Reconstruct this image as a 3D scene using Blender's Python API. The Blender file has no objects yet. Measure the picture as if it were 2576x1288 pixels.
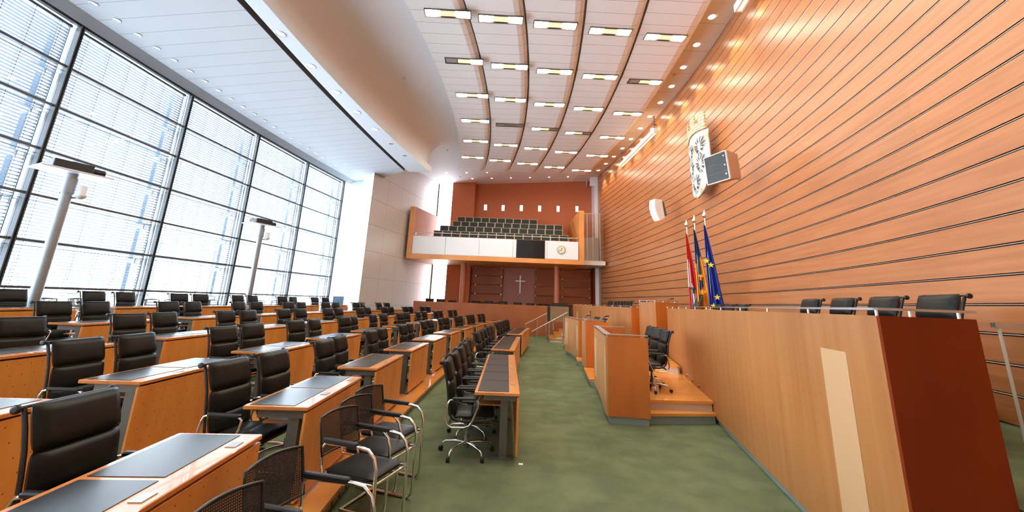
import bpy, math, random
from mathutils import Vector, Matrix
random.seed(7)
PI=math.pi
sc=bpy.context.scene
COL=bpy.data.collections.new('hall'); sc.collection.children.link(COL)
C=COL.objects
def sr(r,g,b):
    f=lambda c:(c/255/12.92 if c/255<=.04045 else ((c/255+.055)/1.055)**2.4)
    return (f(r),f(g),f(b),1)
# ------------------------------------------------------------------ materials
def mat(name,col,rough=.5,metal=0.,spec=.5,emit=None,es=1.,coat=0.):
    m=bpy.data.materials.new(name); m.use_nodes=True
    b=m.node_tree.nodes['Principled BSDF']
    b.inputs['Base Color'].default_value=col
    b.inputs['Roughness'].default_value=rough
    b.inputs['Metallic'].default_value=metal
    b.inputs['Specular IOR Level'].default_value=spec
    b.inputs['Coat Weight'].default_value=coat
    if emit:
        b.inputs['Emission Color'].default_value=emit
        b.inputs['Emission Strength'].default_value=es
    return m
def nd(m,t,**k):
    n=m.node_tree.nodes.new(t)
    for a,v in k.items(): setattr(n,a,v)
    return n
def lk(m,a,b): m.node_tree.links.new(a,b)
def math_(m,op,a,b=None,c=None):
    n=nd(m,'ShaderNodeMath',operation=op)
    for i,v in enumerate((a,b,c)):
        if v is None: continue
        if isinstance(v,(int,float)): n.inputs[i].default_value=v
        else: lk(m,v,n.inputs[i])
    return n.outputs[0]
def coord(m,kind='Object'):
    t=nd(m,'ShaderNodeTexCoord'); s=nd(m,'ShaderNodeSeparateXYZ'); lk(m,t.outputs[kind],s.inputs[0])
    return t.outputs[kind],s.outputs
def noise(m,vec,scale,detail=3,stretch=(1,1,1)):
    mp=nd(m,'ShaderNodeMapping'); mp.inputs['Scale'].default_value=stretch; lk(m,vec,mp.inputs[0])
    n=nd(m,'ShaderNodeTexNoise'); n.inputs['Scale'].default_value=scale; n.inputs['Detail'].default_value=detail
    lk(m,mp.outputs[0],n.inputs['Vector']); return n.outputs['Fac']
def ramp(m,fac,c0,c1,p0=.3,p1=.7):
    r=nd(m,'ShaderNodeValToRGB'); e=r.color_ramp.elements
    e[0].position=p0; e[0].color=c0; e[1].position=p1; e[1].color=c1
    lk(m,fac,r.inputs[0]); return r.outputs[0]
def mix(m,fac,a,b,mode='MIX'):
    n=nd(m,'ShaderNodeMix',data_type='RGBA',blend_type=mode)
    if isinstance(fac,(int,float)): n.inputs[0].default_value=fac
    else: lk(m,fac,n.inputs[0])
    for i,v in ((6,a),(7,b)):
        if isinstance(v,tuple): n.inputs[i].default_value=v
        else: lk(m,v,n.inputs[i])
    return n.outputs[2]
def base(m,col): lk(m,col,m.node_tree.nodes['Principled BSDF'].inputs['Base Color'])
def wood(name,ca,cb,stretch,rough=.35,dots=None,coat=.0,spec=.5,stag=True):
    """dots=(axis_a,axis_b,pitch,radius,lo,hi on axis_b)"""
    m=mat(name,ca,rough,coat=coat,spec=spec)
    v,s=coord(m)
    c=ramp(m,noise(m,v,1.0,5,stretch),ca,cb,.32,.68)
    c2=ramp(m,noise(m,v,.9,2,(.7,.7,.7)),(.86,.86,.86,1),(1.06,1.06,1.06,1))
    c=mix(m,1.,c,c2,'MULTIPLY')
    if dots:
        a,b,p,r,lo,hi=dots[:6]
        ya=math_(m,'DIVIDE',s[a],p); zb=math_(m,'DIVIDE',s[b],p)
        row=math_(m,'MODULO',math_(m,'FLOOR',math_(m,'ADD',zb,40.)),2.)
        ya=math_(m,'ADD',ya,math_(m,'MULTIPLY',row,.5 if stag else 0.))
        fa=math_(m,'SUBTRACT',math_(m,'FRACT',math_(m,'ADD',ya,40.)),.5)
        fb=math_(m,'SUBTRACT',math_(m,'FRACT',math_(m,'ADD',zb,40.)),.5)
        d=math_(m,'SQRT',math_(m,'ADD',math_(m,'MULTIPLY',fa,fa),math_(m,'MULTIPLY',fb,fb)))
        k=math_(m,'LESS_THAN',d,r/p)
        k=math_(m,'MULTIPLY',k,math_(m,'MULTIPLY',math_(m,'GREATER_THAN',s[b],lo),math_(m,'LESS_THAN',s[b],hi)))
        if len(dots)>6: k=math_(m,'MULTIPLY',k,math_(m,'MULTIPLY',math_(m,'GREATER_THAN',s[a],dots[6]),math_(m,'LESS_THAN',s[a],dots[7])))
        c=mix(m,k,c,(.05,.02,.01,1))
    base(m,c); return m
ORA=(.74,.27,.062,1); ORB=(.60,.19,.038,1)
M={}
M['desk_panel']=wood('desk_panel_wood',(.80,.31,.06,1),(.68,.23,.042,1),(6,6,1.2),.38,dots=(1,2,.1,.0045,.05,.66))
M['desk_top']=wood('desk_top_wood',(.78,.30,.08,1),(.64,.22,.05,1),(5,1.2,5),.25,coat=.3)
M['desk_edge']=wood('desk_edge_wood',(.62,.22,.05,1),(.52,.17,.035,1),(5,1.2,5),.3)
M['ros_wood']=wood('rostrum_wood',(.45,.19,.06,1),(.37,.14,.036,1),(9,9,.35),.4,dots=(1,2,.105,.0042,.78,1.52,.92,8.),stag=False)
M['gov_wood']=wood('bench_wood',(.52,.255,.10,1),(.43,.19,.065,1),(9,9,.35),.35)
M['shaded_end_wood']=wood('shaded_end_panel_wood',(.56,.155,.022,1),(.47,.12,.016,1),(4,4,1),.4)  # deeper orange: shade on bench and lectern ends put into the colour
M['red_wood']=wood('shaded_red_wood',(.20,.024,.002,1),(.165,.018,.001,1),(3,3,1),.65,spec=.15)  # dark red with the shade of the rostrum ends painted in
M['floor_wood']=wood('platform_wood',(.80,.34,.075,1),(.66,.25,.048,1),(.9,7,2),.22,coat=.3)
M['nosing']=wood('nosing_wood',(.72,.28,.06,1),(.58,.20,.035,1),(4,.8,4),.25,coat=.3)
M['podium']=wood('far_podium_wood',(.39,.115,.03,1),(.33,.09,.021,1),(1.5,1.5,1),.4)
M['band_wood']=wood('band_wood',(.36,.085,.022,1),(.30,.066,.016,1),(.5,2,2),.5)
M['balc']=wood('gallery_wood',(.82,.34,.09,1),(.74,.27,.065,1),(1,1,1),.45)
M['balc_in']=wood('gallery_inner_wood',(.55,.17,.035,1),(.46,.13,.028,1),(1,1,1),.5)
M['pale_wood']=mat('pale_inlay',(.56,.33,.165,1),.5)
M['terra']=mat('terracotta_plaster',(.52,.14,.055,1),.8)
M['terra_lt']=mat('pinkish_plaster',(.42,.165,.11,1),.7)
M['col']=mat('column_paint',(.50,.17,.08,1),.55)
M['white']=mat('white_paint',(.80,.80,.80,1),.6)
M['whitepanel']=mat('white_gallery_panel',(.84,.84,.85,1),.45)
M['grey_col']=mat('pale_grey_paint',(.78,.78,.82,1),.6)
M['chrome']=mat('chrome',(.80,.79,.77,1),.16,1.)
M['steel']=mat('brushed_steel',(.56,.56,.55,1),.34,1.)
M['dsteel']=mat('dark_steel',(.16,.15,.13,1),.45,.6)
M['silverp']=mat('silver_painted_pole',(.30,.32,.34,1),.4,.6)
M['mullion']=mat('mullion_grey',(.10,.11,.12,1),.5,.3)
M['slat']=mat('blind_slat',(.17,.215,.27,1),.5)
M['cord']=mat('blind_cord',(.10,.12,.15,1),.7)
M['fin']=mat('exterior_fin',(.55,.66,.78,1),.5)
M['black']=mat('black_plastic',(.012,.012,.012,1),.45)
M['blackg']=mat('black_gloss',(.008,.008,.009,1),.12)
M['paper']=mat('paper',(.85,.85,.83,1),.6)
M['console']=mat('console_metal',(.42,.42,.38,1),.35,.8)
M['grey']=mat('grey_metal_skirting',(.27,.32,.29,1),.5,.2)
M['riser']=mat('platform_riser',(.62,.52,.40,1),.5)
M['lamp']=mat('lamp_lens',(1,.9,.7,1),.4,emit=(1,.93,.76,1),es=27.)
M['lampoff']=mat('lamp_unlit',(.45,.44,.40,1),.4,.5)
M['lampdim']=mat('lamp_reflector',(.75,.70,.52,1),.35,.2,emit=(1,.88,.5,1),es=.55)
M['dl']=mat('downlight_glow',(1,.9,.7,1),.4,emit=(1,.88,.68,1),es=14.)
M['dls']=mat('downlight_glow_small',(1,.9,.7,1),.4,emit=(1,.92,.78,1),es=5.)
M['dlcool']=mat('downlight_unlit_glass',(.75,.8,.85,1),.25,.3)
M['seatgreen']=mat('gallery_upholstery',(.02,.028,.02,1),.7)
M['seatframe']=mat('gallery_seat_frame',(.62,.46,.30,1),.5)
M['brass']=mat('old_stone_paint',(.62,.52,.32,1),.6)
M['alum']=mat('cast_aluminium',(.60,.61,.61,1),.42,.4)
M['alumd']=mat('dark_patina',(.16,.16,.14,1),.6,.3)
M['yellow']=mat('flag_yellow',(.85,.62,.02,1),.7)
M['gold']=mat('flag_gold',(.90,.36,.01,1),.7)
M['red']=mat('flag_red',(.62,.012,.012,1),.7)
M['fwhite']=mat('flag_white',(.82,.80,.80,1),.7)
M['blue']=mat('flag_blue',(.01,.03,.30,1),.65)
M['blue2']=mat('flag_dark_blue',(.012,.035,.17,1),.65)
M['speakerbody']=mat('speaker_cabinet',(.60,.40,.28,1),.6)
M['screen']=mat('bronze_screen',(.34,.26,.16,1),.25,.6)
M['bark']=mat('bark',(.30,.27,.24,1),.9)
M['ground']=mat('pale_ground',(.86,.88,.90,1),.9)
M['grille']=mat('wire_grille',(.45,.42,.38,1),.5,.5)
M['bluebox']=mat('blue_grey_board',(.16,.26,.40,1),.5)
# leather with soft mottling
m=M['leather']=mat('black_leather',(.016,.015,.013,1),.38,spec=.17)
v,s=coord(m); base(m,ramp(m,noise(m,v,9,4),(.008,.009,.008,1),(.015,.015,.013,1)))
m=M['pad']=mat('desk_blotter',(.02,.021,.021,1),.28,spec=.4)
m=M['mesh']=mat('perforated_mesh_plastic',(.02,.018,.022,1),.4)
v,s=coord(m)
ya=math_(m,'SUBTRACT',math_(m,'FRACT',math_(m,'ADD',math_(m,'DIVIDE',s[1],.012),40.)),.5)
za=math_(m,'SUBTRACT',math_(m,'FRACT',math_(m,'ADD',math_(m,'DIVIDE',s[2],.012),40.)),.5)
d=math_(m,'ADD',math_(m,'MULTIPLY',ya,ya),math_(m,'MULTIPLY',za,za))
hole=math_(m,'LESS_THAN',d,.05)
tr=nd(m,'ShaderNodeBsdfTransparent'); ms=nd(m,'ShaderNodeMixShader')
lk(m,hole,ms.inputs[0]); lk(m,m.node_tree.nodes['Principled BSDF'].outputs[0],ms.inputs[1]); lk(m,tr.outputs[0],ms.inputs[2])
lk(m,ms.outputs[0],m.node_tree.nodes['Material Output'].inputs[0])
# glass
m=M['glass']=bpy.data.materials.new('window_glass'); m.use_nodes=True; nt=m.node_tree
nt.nodes.remove(nt.nodes['Principled BSDF'])
tr=nd(m,'ShaderNodeBsdfTransparent'); tr.inputs[0].default_value=(.95,.98,1,1)
gl=nd(m,'ShaderNodeBsdfGlossy'); gl.inputs['Roughness'].default_value=.02
ms=nd(m,'ShaderNodeMixShader'); fr=nd(m,'ShaderNodeLayerWeight'); fr.inputs[0].default_value=.12
lk(m,math_(m,'MULTIPLY',fr.outputs['Facing'],.22),ms.inputs[0]); lk(m,tr.outputs[0],ms.inputs[1]); lk(m,gl.outputs[0],ms.inputs[2])
lk(m,ms.outputs[0],nt.nodes['Material Output'].inputs[0])
# carpet
m=M['carpet']=mat('green_carpet',(.12,.17,.08,1),.95,spec=.1)
v,s=coord(m)
c=ramp(m,noise(m,v,1.3,6),(.118,.142,.075,1),(.150,.176,.095,1),.35,.65)
fx=math_(m,'FLOOR',math_(m,'DIVIDE',s[0],.6)); fy=math_(m,'FLOOR',math_(m,'DIVIDE',s[1],.6))
cb=nd(m,'ShaderNodeCombineXYZ'); lk(m,fx,cb.inputs[0]); lk(m,fy,cb.inputs[1])
wn=nd(m,'ShaderNodeTexWhiteNoise'); lk(m,cb.outputs[0],wn.inputs['Vector'])
c=mix(m,1.,c,ramp(m,wn.outputs['Value'],(.92,.92,.92,1),(1.05,1.05,1.05,1),0,1),'MULTIPLY')
c=mix(m,1.,c,ramp(m,noise(m,v,3.2,5),(.84,.86,.88,1),(1.05,1.04,1.02,1),.38,.6),'MULTIPLY')
base(m,c)
# ceiling boards with joint lines across local Y
def boards(name,col,pitch,skew=0.,dark=.45,w=.012,rough=.7):
    m=mat(name,col,rough)
    v,s=coord(m)
    y=math_(m,'ADD',s[1],math_(m,'MULTIPLY',s[0],skew)) if skew is not None else math_(m,'MULTIPLY',math_(m,'DIVIDE',math_(m,'SUBTRACT',s[1],.5),math_(m,'SUBTRACT',45.,s[0])),51.25)
    f=math_(m,'FRACT',math_(m,'ADD',math_(m,'DIVIDE',y,pitch),80.))
    k=math_(m,'LESS_THAN',f,w/pitch)
    base(m,mix(m,k,col,tuple(x*dark for x in col[:3])+(1,)))
    return m
M['soffit']=boards('soffit_boards',(.56,.56,.575,1),.49,None)
M['slits']=boards('slotted_riser',(.36,.34,.20,1),.17,0,.15,.035)
M['strip']=boards('ceiling_raft_boards',(.90,.905,.91,1),.484,-.05,.35,.012)
M['ceil']=mat('ceiling_plaster',(.90,.93,.97,1),.7)
M['ceilband']=boards('ceiling_edge_boards',(.76,.70,.63,1),1.37,-.1,.4,.014)
M['beam']=mat('beam_grey',(.70,.73,.78,1),.5)
# right wall: per-board tint on uv (arc length, height)
m=M['wallwood']=mat('wall_veneer',(.74,.34,.16,1),.30,spec=.5)
v,s=coord(m,'UV')
fx=math_(m,'FLOOR',math_(m,'DIVIDE',s[0],2.74)); fy=math_(m,'FLOOR',math_(m,'DIVIDE',s[1],.3))
cb=nd(m,'ShaderNodeCombineXYZ'); lk(m,fx,cb.inputs[0]); lk(m,math_(m,'FLOOR',math_(m,'DIVIDE',fy,4.)),cb.inputs[1])
wn=nd(m,'ShaderNodeTexWhiteNoise'); lk(m,cb.outputs[0],wn.inputs['Vector'])
c=ramp(m,noise(m,v,1.,5,(.8,16,1)),(.46,.175,.066,1),(.38,.133,.045,1),.35,.65)
c=mix(m,1.,c,ramp(m,wn.outputs['Value'],(.93,.93,.95,1),(1.03,1.02,1.,1),0,1),'MULTIPLY')
base(m,c)
# perforated light metal
def perf(name,col,pu,pv,r,line=None,metal=.3,rough=.4):
    m=mat(name,col,rough,metal)
    v,s=coord(m,'UV')
    a=math_(m,'SUBTRACT',math_(m,'FRACT',math_(m,'DIVIDE',s[0],pu)),.5); b=math_(m,'SUBTRACT',math_(m,'FRACT',math_(m,'DIVIDE',s[1],pv)),.5)
    d=math_(m,'SQRT',math_(m,'ADD',math_(m,'MULTIPLY',a,a),math_(m,'MULTIPLY',b,b)))
    c=mix(m,math_(m,'LESS_THAN',d,r),col,tuple(x*.62 for x in col[:3])+(1,))
    if line:
        lu,lv=line
        k=math_(m,'MAXIMUM',math_(m,'LESS_THAN',math_(m,'FRACT',math_(m,'DIVIDE',s[0],lu)),.02/lu),math_(m,'LESS_THAN',math_(m,'FRACT',math_(m,'DIVIDE',s[1],lv)),.02/lv))
        c=mix(m,k,c,tuple(x*.55 for x in col[:3])+(1,))
    base(m,c); return m
M['perfwall']=perf('perforated_metal_wall',(.78,.76,.74,1),.06,.06,.26,(1.45,1.33),.3,.36)
M['perfscreen']=perf('perforated_screen',(.62,.72,.84,1),.07,.07,.3,(2.,1.33),.0,.5)

# ------------------------------------------------------------------ mesh builder
class MB:
    def __init__(s): s.v=[];s.f=[];s.m=[];s.sm=[];s.uv=[]
    def add(s,vs,fs,mi=0,sm=False,uv=None):
        o=len(s.v); s.v+= [tuple(x) for x in vs]
        for i,f in enumerate(fs):
            s.f.append([o+k for k in f]); s.m.append(mi); s.sm.append(sm)
            s.uv.append(uv[i] if uv else None)
        return s
    def box(s,x0,x1,y0,y1,z0,z1,mi=0,mt=None):
        vs=[(x,y,z) for x in (x0,x1) for y in (y0,y1) for z in (z0,z1)]
        if mt is not None: vs=[mt@Vector(q) for q in vs]
        return s.add(vs,[(0,1,3,2),(4,6,7,5),(0,4,5,1),(2,3,7,6),(0,2,6,4),(1,5,7,3)],mi)
    def rbox(s,x0,x1,y0,y1,z0,z1,r,mi=0):
        """box with rounded vertical corners and chamfered top/bottom"""
        P=[]
        for cx,cy,a0 in ((x1-r,y1-r,0),(x0+r,y1-r,90),(x0+r,y0+r,180),(x1-r,y0+r,270)):
            for k in range(4):
                a=math.radians(a0+30*k); P.append((cx,cy,math.cos(a),math.sin(a)))
        L=[]; c=min(r*.4,(z1-z0)*.3)
        for z,q in ((z0,r-c),(z0+c,r),(z1-c,r),(z1,r-c)):
            L.append([(p[0]+p[2]*q,p[1]+p[3]*q,z) for p in P])
        n=len(P); vs=[q for l in L for q in l]
        fs=[(j*n+i,j*n+(i+1)%n,(j+1)*n+(i+1)%n,(j+1)*n+i) for j in range(3) for i in range(n)]
        fs+=[tuple(range(n-1,-1,-1)),tuple(range(3*n,4*n))]
        return s.add(vs,fs,mi)
    def prism(s,poly,z0,z1,mi=0,z1f=None):
        n=len(poly); zt=(lambda x,y:z1) if z1f is None else z1f
        vs=[(x,y,z0) for x,y in poly]+[(x,y,zt(x,y)) for x,y in poly]
        fs=[(i,(i+1)%n,n+(i+1)%n,n+i) for i in range(n)]+[tuple(range(n-1,-1,-1)),tuple(range(n,2*n))]
        return s.add(vs,fs,mi)
    def tube(s,P,r,n=8,mi=0,closed=False,r2=None):
        P=[Vector(p) for p in P]; N=len(P); vs=[]; up=None
        for i,p in enumerate(P):
            if closed: t=(P[(i+1)%N]-P[i-1])
            else: t=(P[min(i+1,N-1)]-P[max(i-1,0)])
            t.normalize()
            if up is None:
                up=Vector((0,0,1)) if abs(t.z)<.9 else Vector((1,0,0))
            a=t.cross(up).normalized(); b=a.cross(t).normalized(); up=b
            rr=r[i] if isinstance(r,(list,tuple)) else r
            for k in range(n):
                w=2*PI*k/n; vs.append(p+a*math.cos(w)*rr+b*math.sin(w)*(rr if r2 is None else r2))
        fs=[]; R=N if closed else N-1
        for i in range(R):
            j=(i+1)%N
            for k in range(n): fs.append((i*n+k,i*n+(k+1)%n,j*n+(k+1)%n,j*n+k))
        s.add(vs,fs,mi,True)
        if not closed: s.add([vs[k] for k in range(n)],[tuple(range(n-1,-1,-1))],mi); s.add([vs[(N-1)*n+k] for k in range(n)],[tuple(range(n))],mi)
        return s
    def lathe(s,prof,c=(0,0,0),n=16,mi=0,ax='z',cap=True):
        vs=[]
        for r,h in prof:
            for k in range(n):
                w=2*PI*k/n; a,b=r*math.cos(w),r*math.sin(w)
                q={'z':(a,b,h),'x':(h,a,b),'y':(a,h,b)}[ax]
                vs.append((q[0]+c[0],q[1]+c[1],q[2]+c[2]))
        m=len(prof)
        s.add(vs,[(j*n+i,j*n+(i+1)%n,(j+1)*n+(i+1)%n,(j+1)*n+i) for j in range(m-1) for i in range(n)],mi,True)
        if cap: s.add(vs,[tuple(range(n-1,-1,-1)),tuple(range((m-1)*n,m*n))],mi)
        return s
    def pillow(s,c,u,v,w,a,b,t,nu=8,nv=6,p=5.,mi=0):
        """puffed cushion centred c, half sizes a (u), b (v), t (w)"""
        c=Vector(c);u=Vector(u).normalized();v=Vector(v).normalized();w=Vector(w).normalized()
        def sp(i,n):
            x=-1+2*i/n; return math.copysign(1-(1-abs(x))**1.8,x)
        for sd in (1,-1):
            vs=[]
            for j in range(nv+1):
                for i in range(nu+1):
                    x=sp(i,nu);y=sp(j,nv)
                    h=max(0,(1-abs(x)**p))**.45*max(0,(1-abs(y)**p))**.45
                    vs.append(c+u*x*a+v*y*b+w*sd*h*t)
            fs=[]
            for j in range(nv):
                for i in range(nu):
                    q=(j*(nu+1)+i,j*(nu+1)+i+1,(j+1)*(nu+1)+i+1,(j+1)*(nu+1)+i)
                    fs.append(q if sd>0 else q[::-1])
            s.add(vs,fs,mi,True)
        return s
    def arcstrip(s,A,B,zA,zB,mi=0,uv=False,u0=0):
        """ribbon between polylines A,B (xy lists)"""
        n=len(A); vs=[(x,y,(zA(x,y) if callable(zA) else zA)) for x,y in A]+[(x,y,(zB(x,y) if callable(zB) else zB)) for x,y in B]
        U=[u0]
        for i in range(1,n): U.append(U[-1]+math.hypot(A[i][0]-A[i-1][0],A[i][1]-A[i-1][1]))
        fs=[(i,i+1,n+i+1,n+i) for i in range(n-1)]
        uvs=[[(U[i],vs[i][2]),(U[i+1],vs[i+1][2]),(U[i+1],vs[n+i+1][2]),(U[i],vs[n+i][2])] for i in range(n-1)] if uv else None
        return s.add(vs,fs,mi,False,uvs)
    def build(s,name,mats,parent=None,tagd=None,loc=None):
        me=bpy.data.meshes.new(name); me.from_pydata(s.v,[],s.f)
        if not isinstance(mats,(list,tuple)): mats=[mats]
        for q in mats: me.materials.append(M[q] if isinstance(q,str) else q)
        me.polygons.foreach_set('material_index',s.m); me.polygons.foreach_set('use_smooth',s.sm)
        if any(u for u in s.uv):
            l=me.uv_layers.new(name='UVMap'); k=0
            for u,f in zip(s.uv,s.f):
                for i in range(len(f)):
                    if u: l.data[k].uv=u[i]
                    k+=1
        me.validate(); me.update()
        o=bpy.data.objects.new(name,me); C.link(o)
        if parent: o.parent=parent
        if loc: o.location=loc
        if tagd: tag(o,*tagd)
        return o
def tag(o,label=None,cat=None,group=None,kind=None):
    if label: o['label']=label
    if cat: o['category']=cat
    if group: o['group']=group
    if kind: o['kind']=kind
def empty(name,loc=(0,0,0),rz=0,label=None,cat=None,group=None):
    o=bpy.data.objects.new(name,None); C.link(o); o.empty_display_size=.1
    o.location=loc; o.rotation_euler=(0,0,rz); tag(o,label,cat,group); return o
KIDS={}
def kids(o):
    if o.name not in KIDS: KIDS[o.name]=list(o.children)
    return KIDS[o.name]
def dup(o,loc=None,rz=None,label=None,parent=None):
    c=o.copy(); C.link(c)
    if parent is None: c.scale=(1,1,1)
    if parent is not None: c.parent=parent
    if loc is not None: c.location=loc
    if rz is not None: c.rotation_euler=(0,0,rz)
    if label: c['label']=label
    for k in kids(o): dup(k,parent=c)
    return c
used={}
def place(proto,loc,rz,label,group=None):
    if proto.name not in used:
        used[proto.name]=1; o=proto; kids(o); o.location=loc; o.rotation_euler=(0,0,rz); o['label']=label
    else: o=dup(proto,loc,rz,label)
    if group: o['group']=group
    return o
def struct(mb,name,mats,parent=None):
    o=mb.build(name,mats,parent)
    if not parent: o['kind']='structure'
    return o
ORD=['first','second','third','fourth','fifth','sixth','seventh','eighth','ninth','tenth','eleventh','twelfth','thirteenth','fourteenth','fifteenth','sixteenth']
# ------------------------------------------------------------------ plan curves
CX0,CY0,R0=67.33,6.7,69.
def arcx(off,y): return CX0-math.sqrt((R0+off)**2-(y-CY0)**2)
def arcrz(off,y): return -math.asin((y-CY0)/(R0+off))
def arc(off,y0,y1,n): return [(arcx(off,y0+(y1-y0)*i/n),y0+(y1-y0)*i/n) for i in range(n+1)]
def wallx(y,off=0): return 6.45-(y-15.)**2/(89. if y<15 else 183.)-off
def warc(off,y0,y1,n): return [(wallx(y0+(y1-y0)*i/n,off),y0+(y1-y0)*i/n) for i in range(n+1)]
def zc(x,y): return 10.04+.07*(x-5.9)+.023*(y-10)
YB=27.3   # back wall
YN=-3.0   # how far behind the camera the hall is built

# ------------------------------------------------------------------ setting
fl=struct(MB().prism([(-11.6,YN),(7,YN),(7,28.2),(-11.6,28.2)],-.15,0),'floor','carpet')
TZ=[.12,.24,.36,.48,.63]
YE=[21.4,21.9,22.2,21.4,20.6]
for k in range(5):
    off=1.5*k-.2; a=arc(off,YN,YE[k],24); b=arc(off+(1.5 if k<4 else 2.95),YN,YE[k] if k<4 else YE[k],24)
    # carpeted step with a wooden nosing band
    z=TZ[k]; b2=arc(off+.42,YN,YE[k],24)
    t=MB(); t.prism(b2+b[::-1],-.01 if k==0 else TZ[k-1]-.02,z); struct(t,'floor','carpet')
    t=MB(); t.prism(a+b2[::-1],z-.035,z); struct(t,'trim_%d'%(k+1),'nosing')
    a3=arc(off+.03,YN,YE[k],24)
    t=MB(); t.prism(a3+b2[::-1],0 if k==0 else TZ[k-1],z-.035); struct(t,'baseboard_step_%s'%('aisle','second','third','fourth','window')[k],'slits' if k==0 else 'grey')
# right wall ---------------------------------------------------------
PZ=.30; ZB=.73
t=MB(); W=warc(-.05,YN,25.75,60); Z=ZB
u=0
for i in range(-3,34):
    z0=ZB+i*PZ+.016; z1=ZB+(i+1)*PZ-.016
    a=warc(0,YN,25.7,60)
    t.arcstrip(a,a,z0,z1 if z1<10.6 else 10.6,0,True)
    t.arcstrip(a,warc(-.05,YN,25.7,60),z1,z1,0,True); t.arcstrip(warc(-.05,YN,25.7,60),a,z0,z0,0,True)
wr=struct(t,'wall_right','wallwood')
t=MB(); t.arcstrip(W,W,-.3,11.,0); struct(t,'backing','black',wr)
t=MB()
for i in range(-2,34):
    z=ZB+i*PZ; t.tube([(x,y,z) for x,y in warc(-.011,YN,25.7,60)],.0075,6)
struct(t,'groove_rail','steel',wr)
# back wall ----------------------------------------------------------
t=MB()
t.box(-2.62,6.2,YB,YB+.3,4.2,11.2)               # upper terracotta
t.box(-4.2,6.2,YB+.15,YB+.45,0,4.2)
bw=struct(t,'wall_back','terra')
t=MB(); t.box(-4.18,-2.6,YB-.5,YB,0,11.); struct(t,'pier','terra',bw)
# small lit windows of the projection booth
for i,(px,z) in enumerate(((-1.86,8.17),(-.62,8.18),(.66,8.22),(1.95,8.24),(3.25,8.27),(4.58,8.31))):
    w=MB(); w.box(px-.115,px+.115,YB-.03,YB+.01,z-.22,z+.22); 
    o=struct(w,'window_%d'%(i+10),'steel')
    w=MB(); w.box(px-.09,px+.09,YB-.035,YB-.025,z-.19,z+.19); struct(w,'pane',mat('booth_glass',(.85,.85,.9,1),.15,emit=(.8,.86,1,1),es=[.9,.9,2.2,.8,.8,.6][i]),o)
# lower wooden band fields
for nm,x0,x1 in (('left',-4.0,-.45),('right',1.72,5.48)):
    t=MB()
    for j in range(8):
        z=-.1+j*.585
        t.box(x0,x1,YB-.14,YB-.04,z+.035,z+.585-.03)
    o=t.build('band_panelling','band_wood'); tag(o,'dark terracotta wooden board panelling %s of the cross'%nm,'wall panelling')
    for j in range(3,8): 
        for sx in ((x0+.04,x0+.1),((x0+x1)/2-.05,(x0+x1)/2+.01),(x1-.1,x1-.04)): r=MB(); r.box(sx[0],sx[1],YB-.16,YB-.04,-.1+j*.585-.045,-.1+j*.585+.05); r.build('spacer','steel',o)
t=MB(); t.box(-.45,1.72,YB-.02,YB+.14,0,4.3); struct(t,'centre_field','terra_lt',bw)
# cross
t=MB(); t.box(.71,.79,YB-.07,YB-.03,2.35,3.52); t.box(.42,1.1,YB-.075,YB-.035,3.13,3.2)
t.build('wall_cross','steel',None,('slim grey metal cross on the pinkish back wall','cross'))
# grey pier between back wall and right wall
t=MB(); t.box(5.62,6.4,26.3,27.3,0,11.2); struct(t,'wall_far_pier','grey_col')
t=MB(); t.box(5.84,6.4,25.62,26.32,0,11.2); struct(t,'wall_right_return','wallwood')
t=MB(); t.box(5.5,5.62,26.4,27.3,0,4.3); struct(t,'wall_far_return','red_wood')
# left rear perforated metal wall + white column + perforated screen
A=(-7.18,19.74); Bp=(-5.2,27.1)
t=MB(); L=math.hypot(Bp[0]-A[0],Bp[1]-A[1]); dx,dy=(Bp[0]-A[0])/L,(Bp[1]-A[1])/L
t.add([(A[0],A[1],0),(Bp[0],Bp[1],0),(Bp[0],Bp[1],11),(A[0],A[1],11)],[(0,1,2,3)],0,False,[[(0,0),(L,0),(L,11),(0,11)]])
t.add([(A[0],A[1],0),(A[0],A[1],11),(A[0]-.3,A[1]+.35,11),(A[0]-.3,A[1]+.35,0)],[(0,1,2,3)])
wl=struct(t,'wall_left_rear','perfwall')
t=MB(); t.add([(A[0]-.01,A[1],0),(A[0]-.01,A[1],8.4),(-8.26,21.19,8.4),(-8.26,21.19,0)],[(0,1,2,3)]); struct(t,'wall_left_column','white')
t=MB(); LL=1.6
t.add([(-8.24,21.2,0),(-9.6,21.75,0),(-9.6,21.75,8.6),(-8.24,21.2,8.6)],[(0,1,2,3)],0,False,[[(0,0),(LL,0),(LL,8.6),(0,8.6)]])
struct(t,'wall_left_screen','perfscreen')
t=MB(); t.box(Bp[0]-.05,Bp[0]+.05,Bp[1]-.05,Bp[1]+.05,0,11); struct(t,'trim_20','mullion')
# slot window at the back left corner
t=MB(); t.box(-5.3,-4.1,YB+.1,YB+.13,0,11)
w7=struct(t,'window_7','glass')
t=MB()
for z in (1.2,2.5,3.8,5.1,6.4,7.7,9.): t.box(-5.3,-5.12,YB+.16,YB+.2,z,z+.05)
struct(t,'window_frame','slat',w7)
# near wall behind camera, closes the hall
t=MB(); t.box(-11.6,7.6,YN-.3,YN,0,11); struct(t,'wall_front','white')
# ------------------------------------------------------------------ ceilings
NB=30; ys=[YN+(28-YN)*i/NB for i in range(NB+1)]
bx=lambda y: arcx(3.98,y) if y<22 else arcx(3.98,22)
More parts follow.
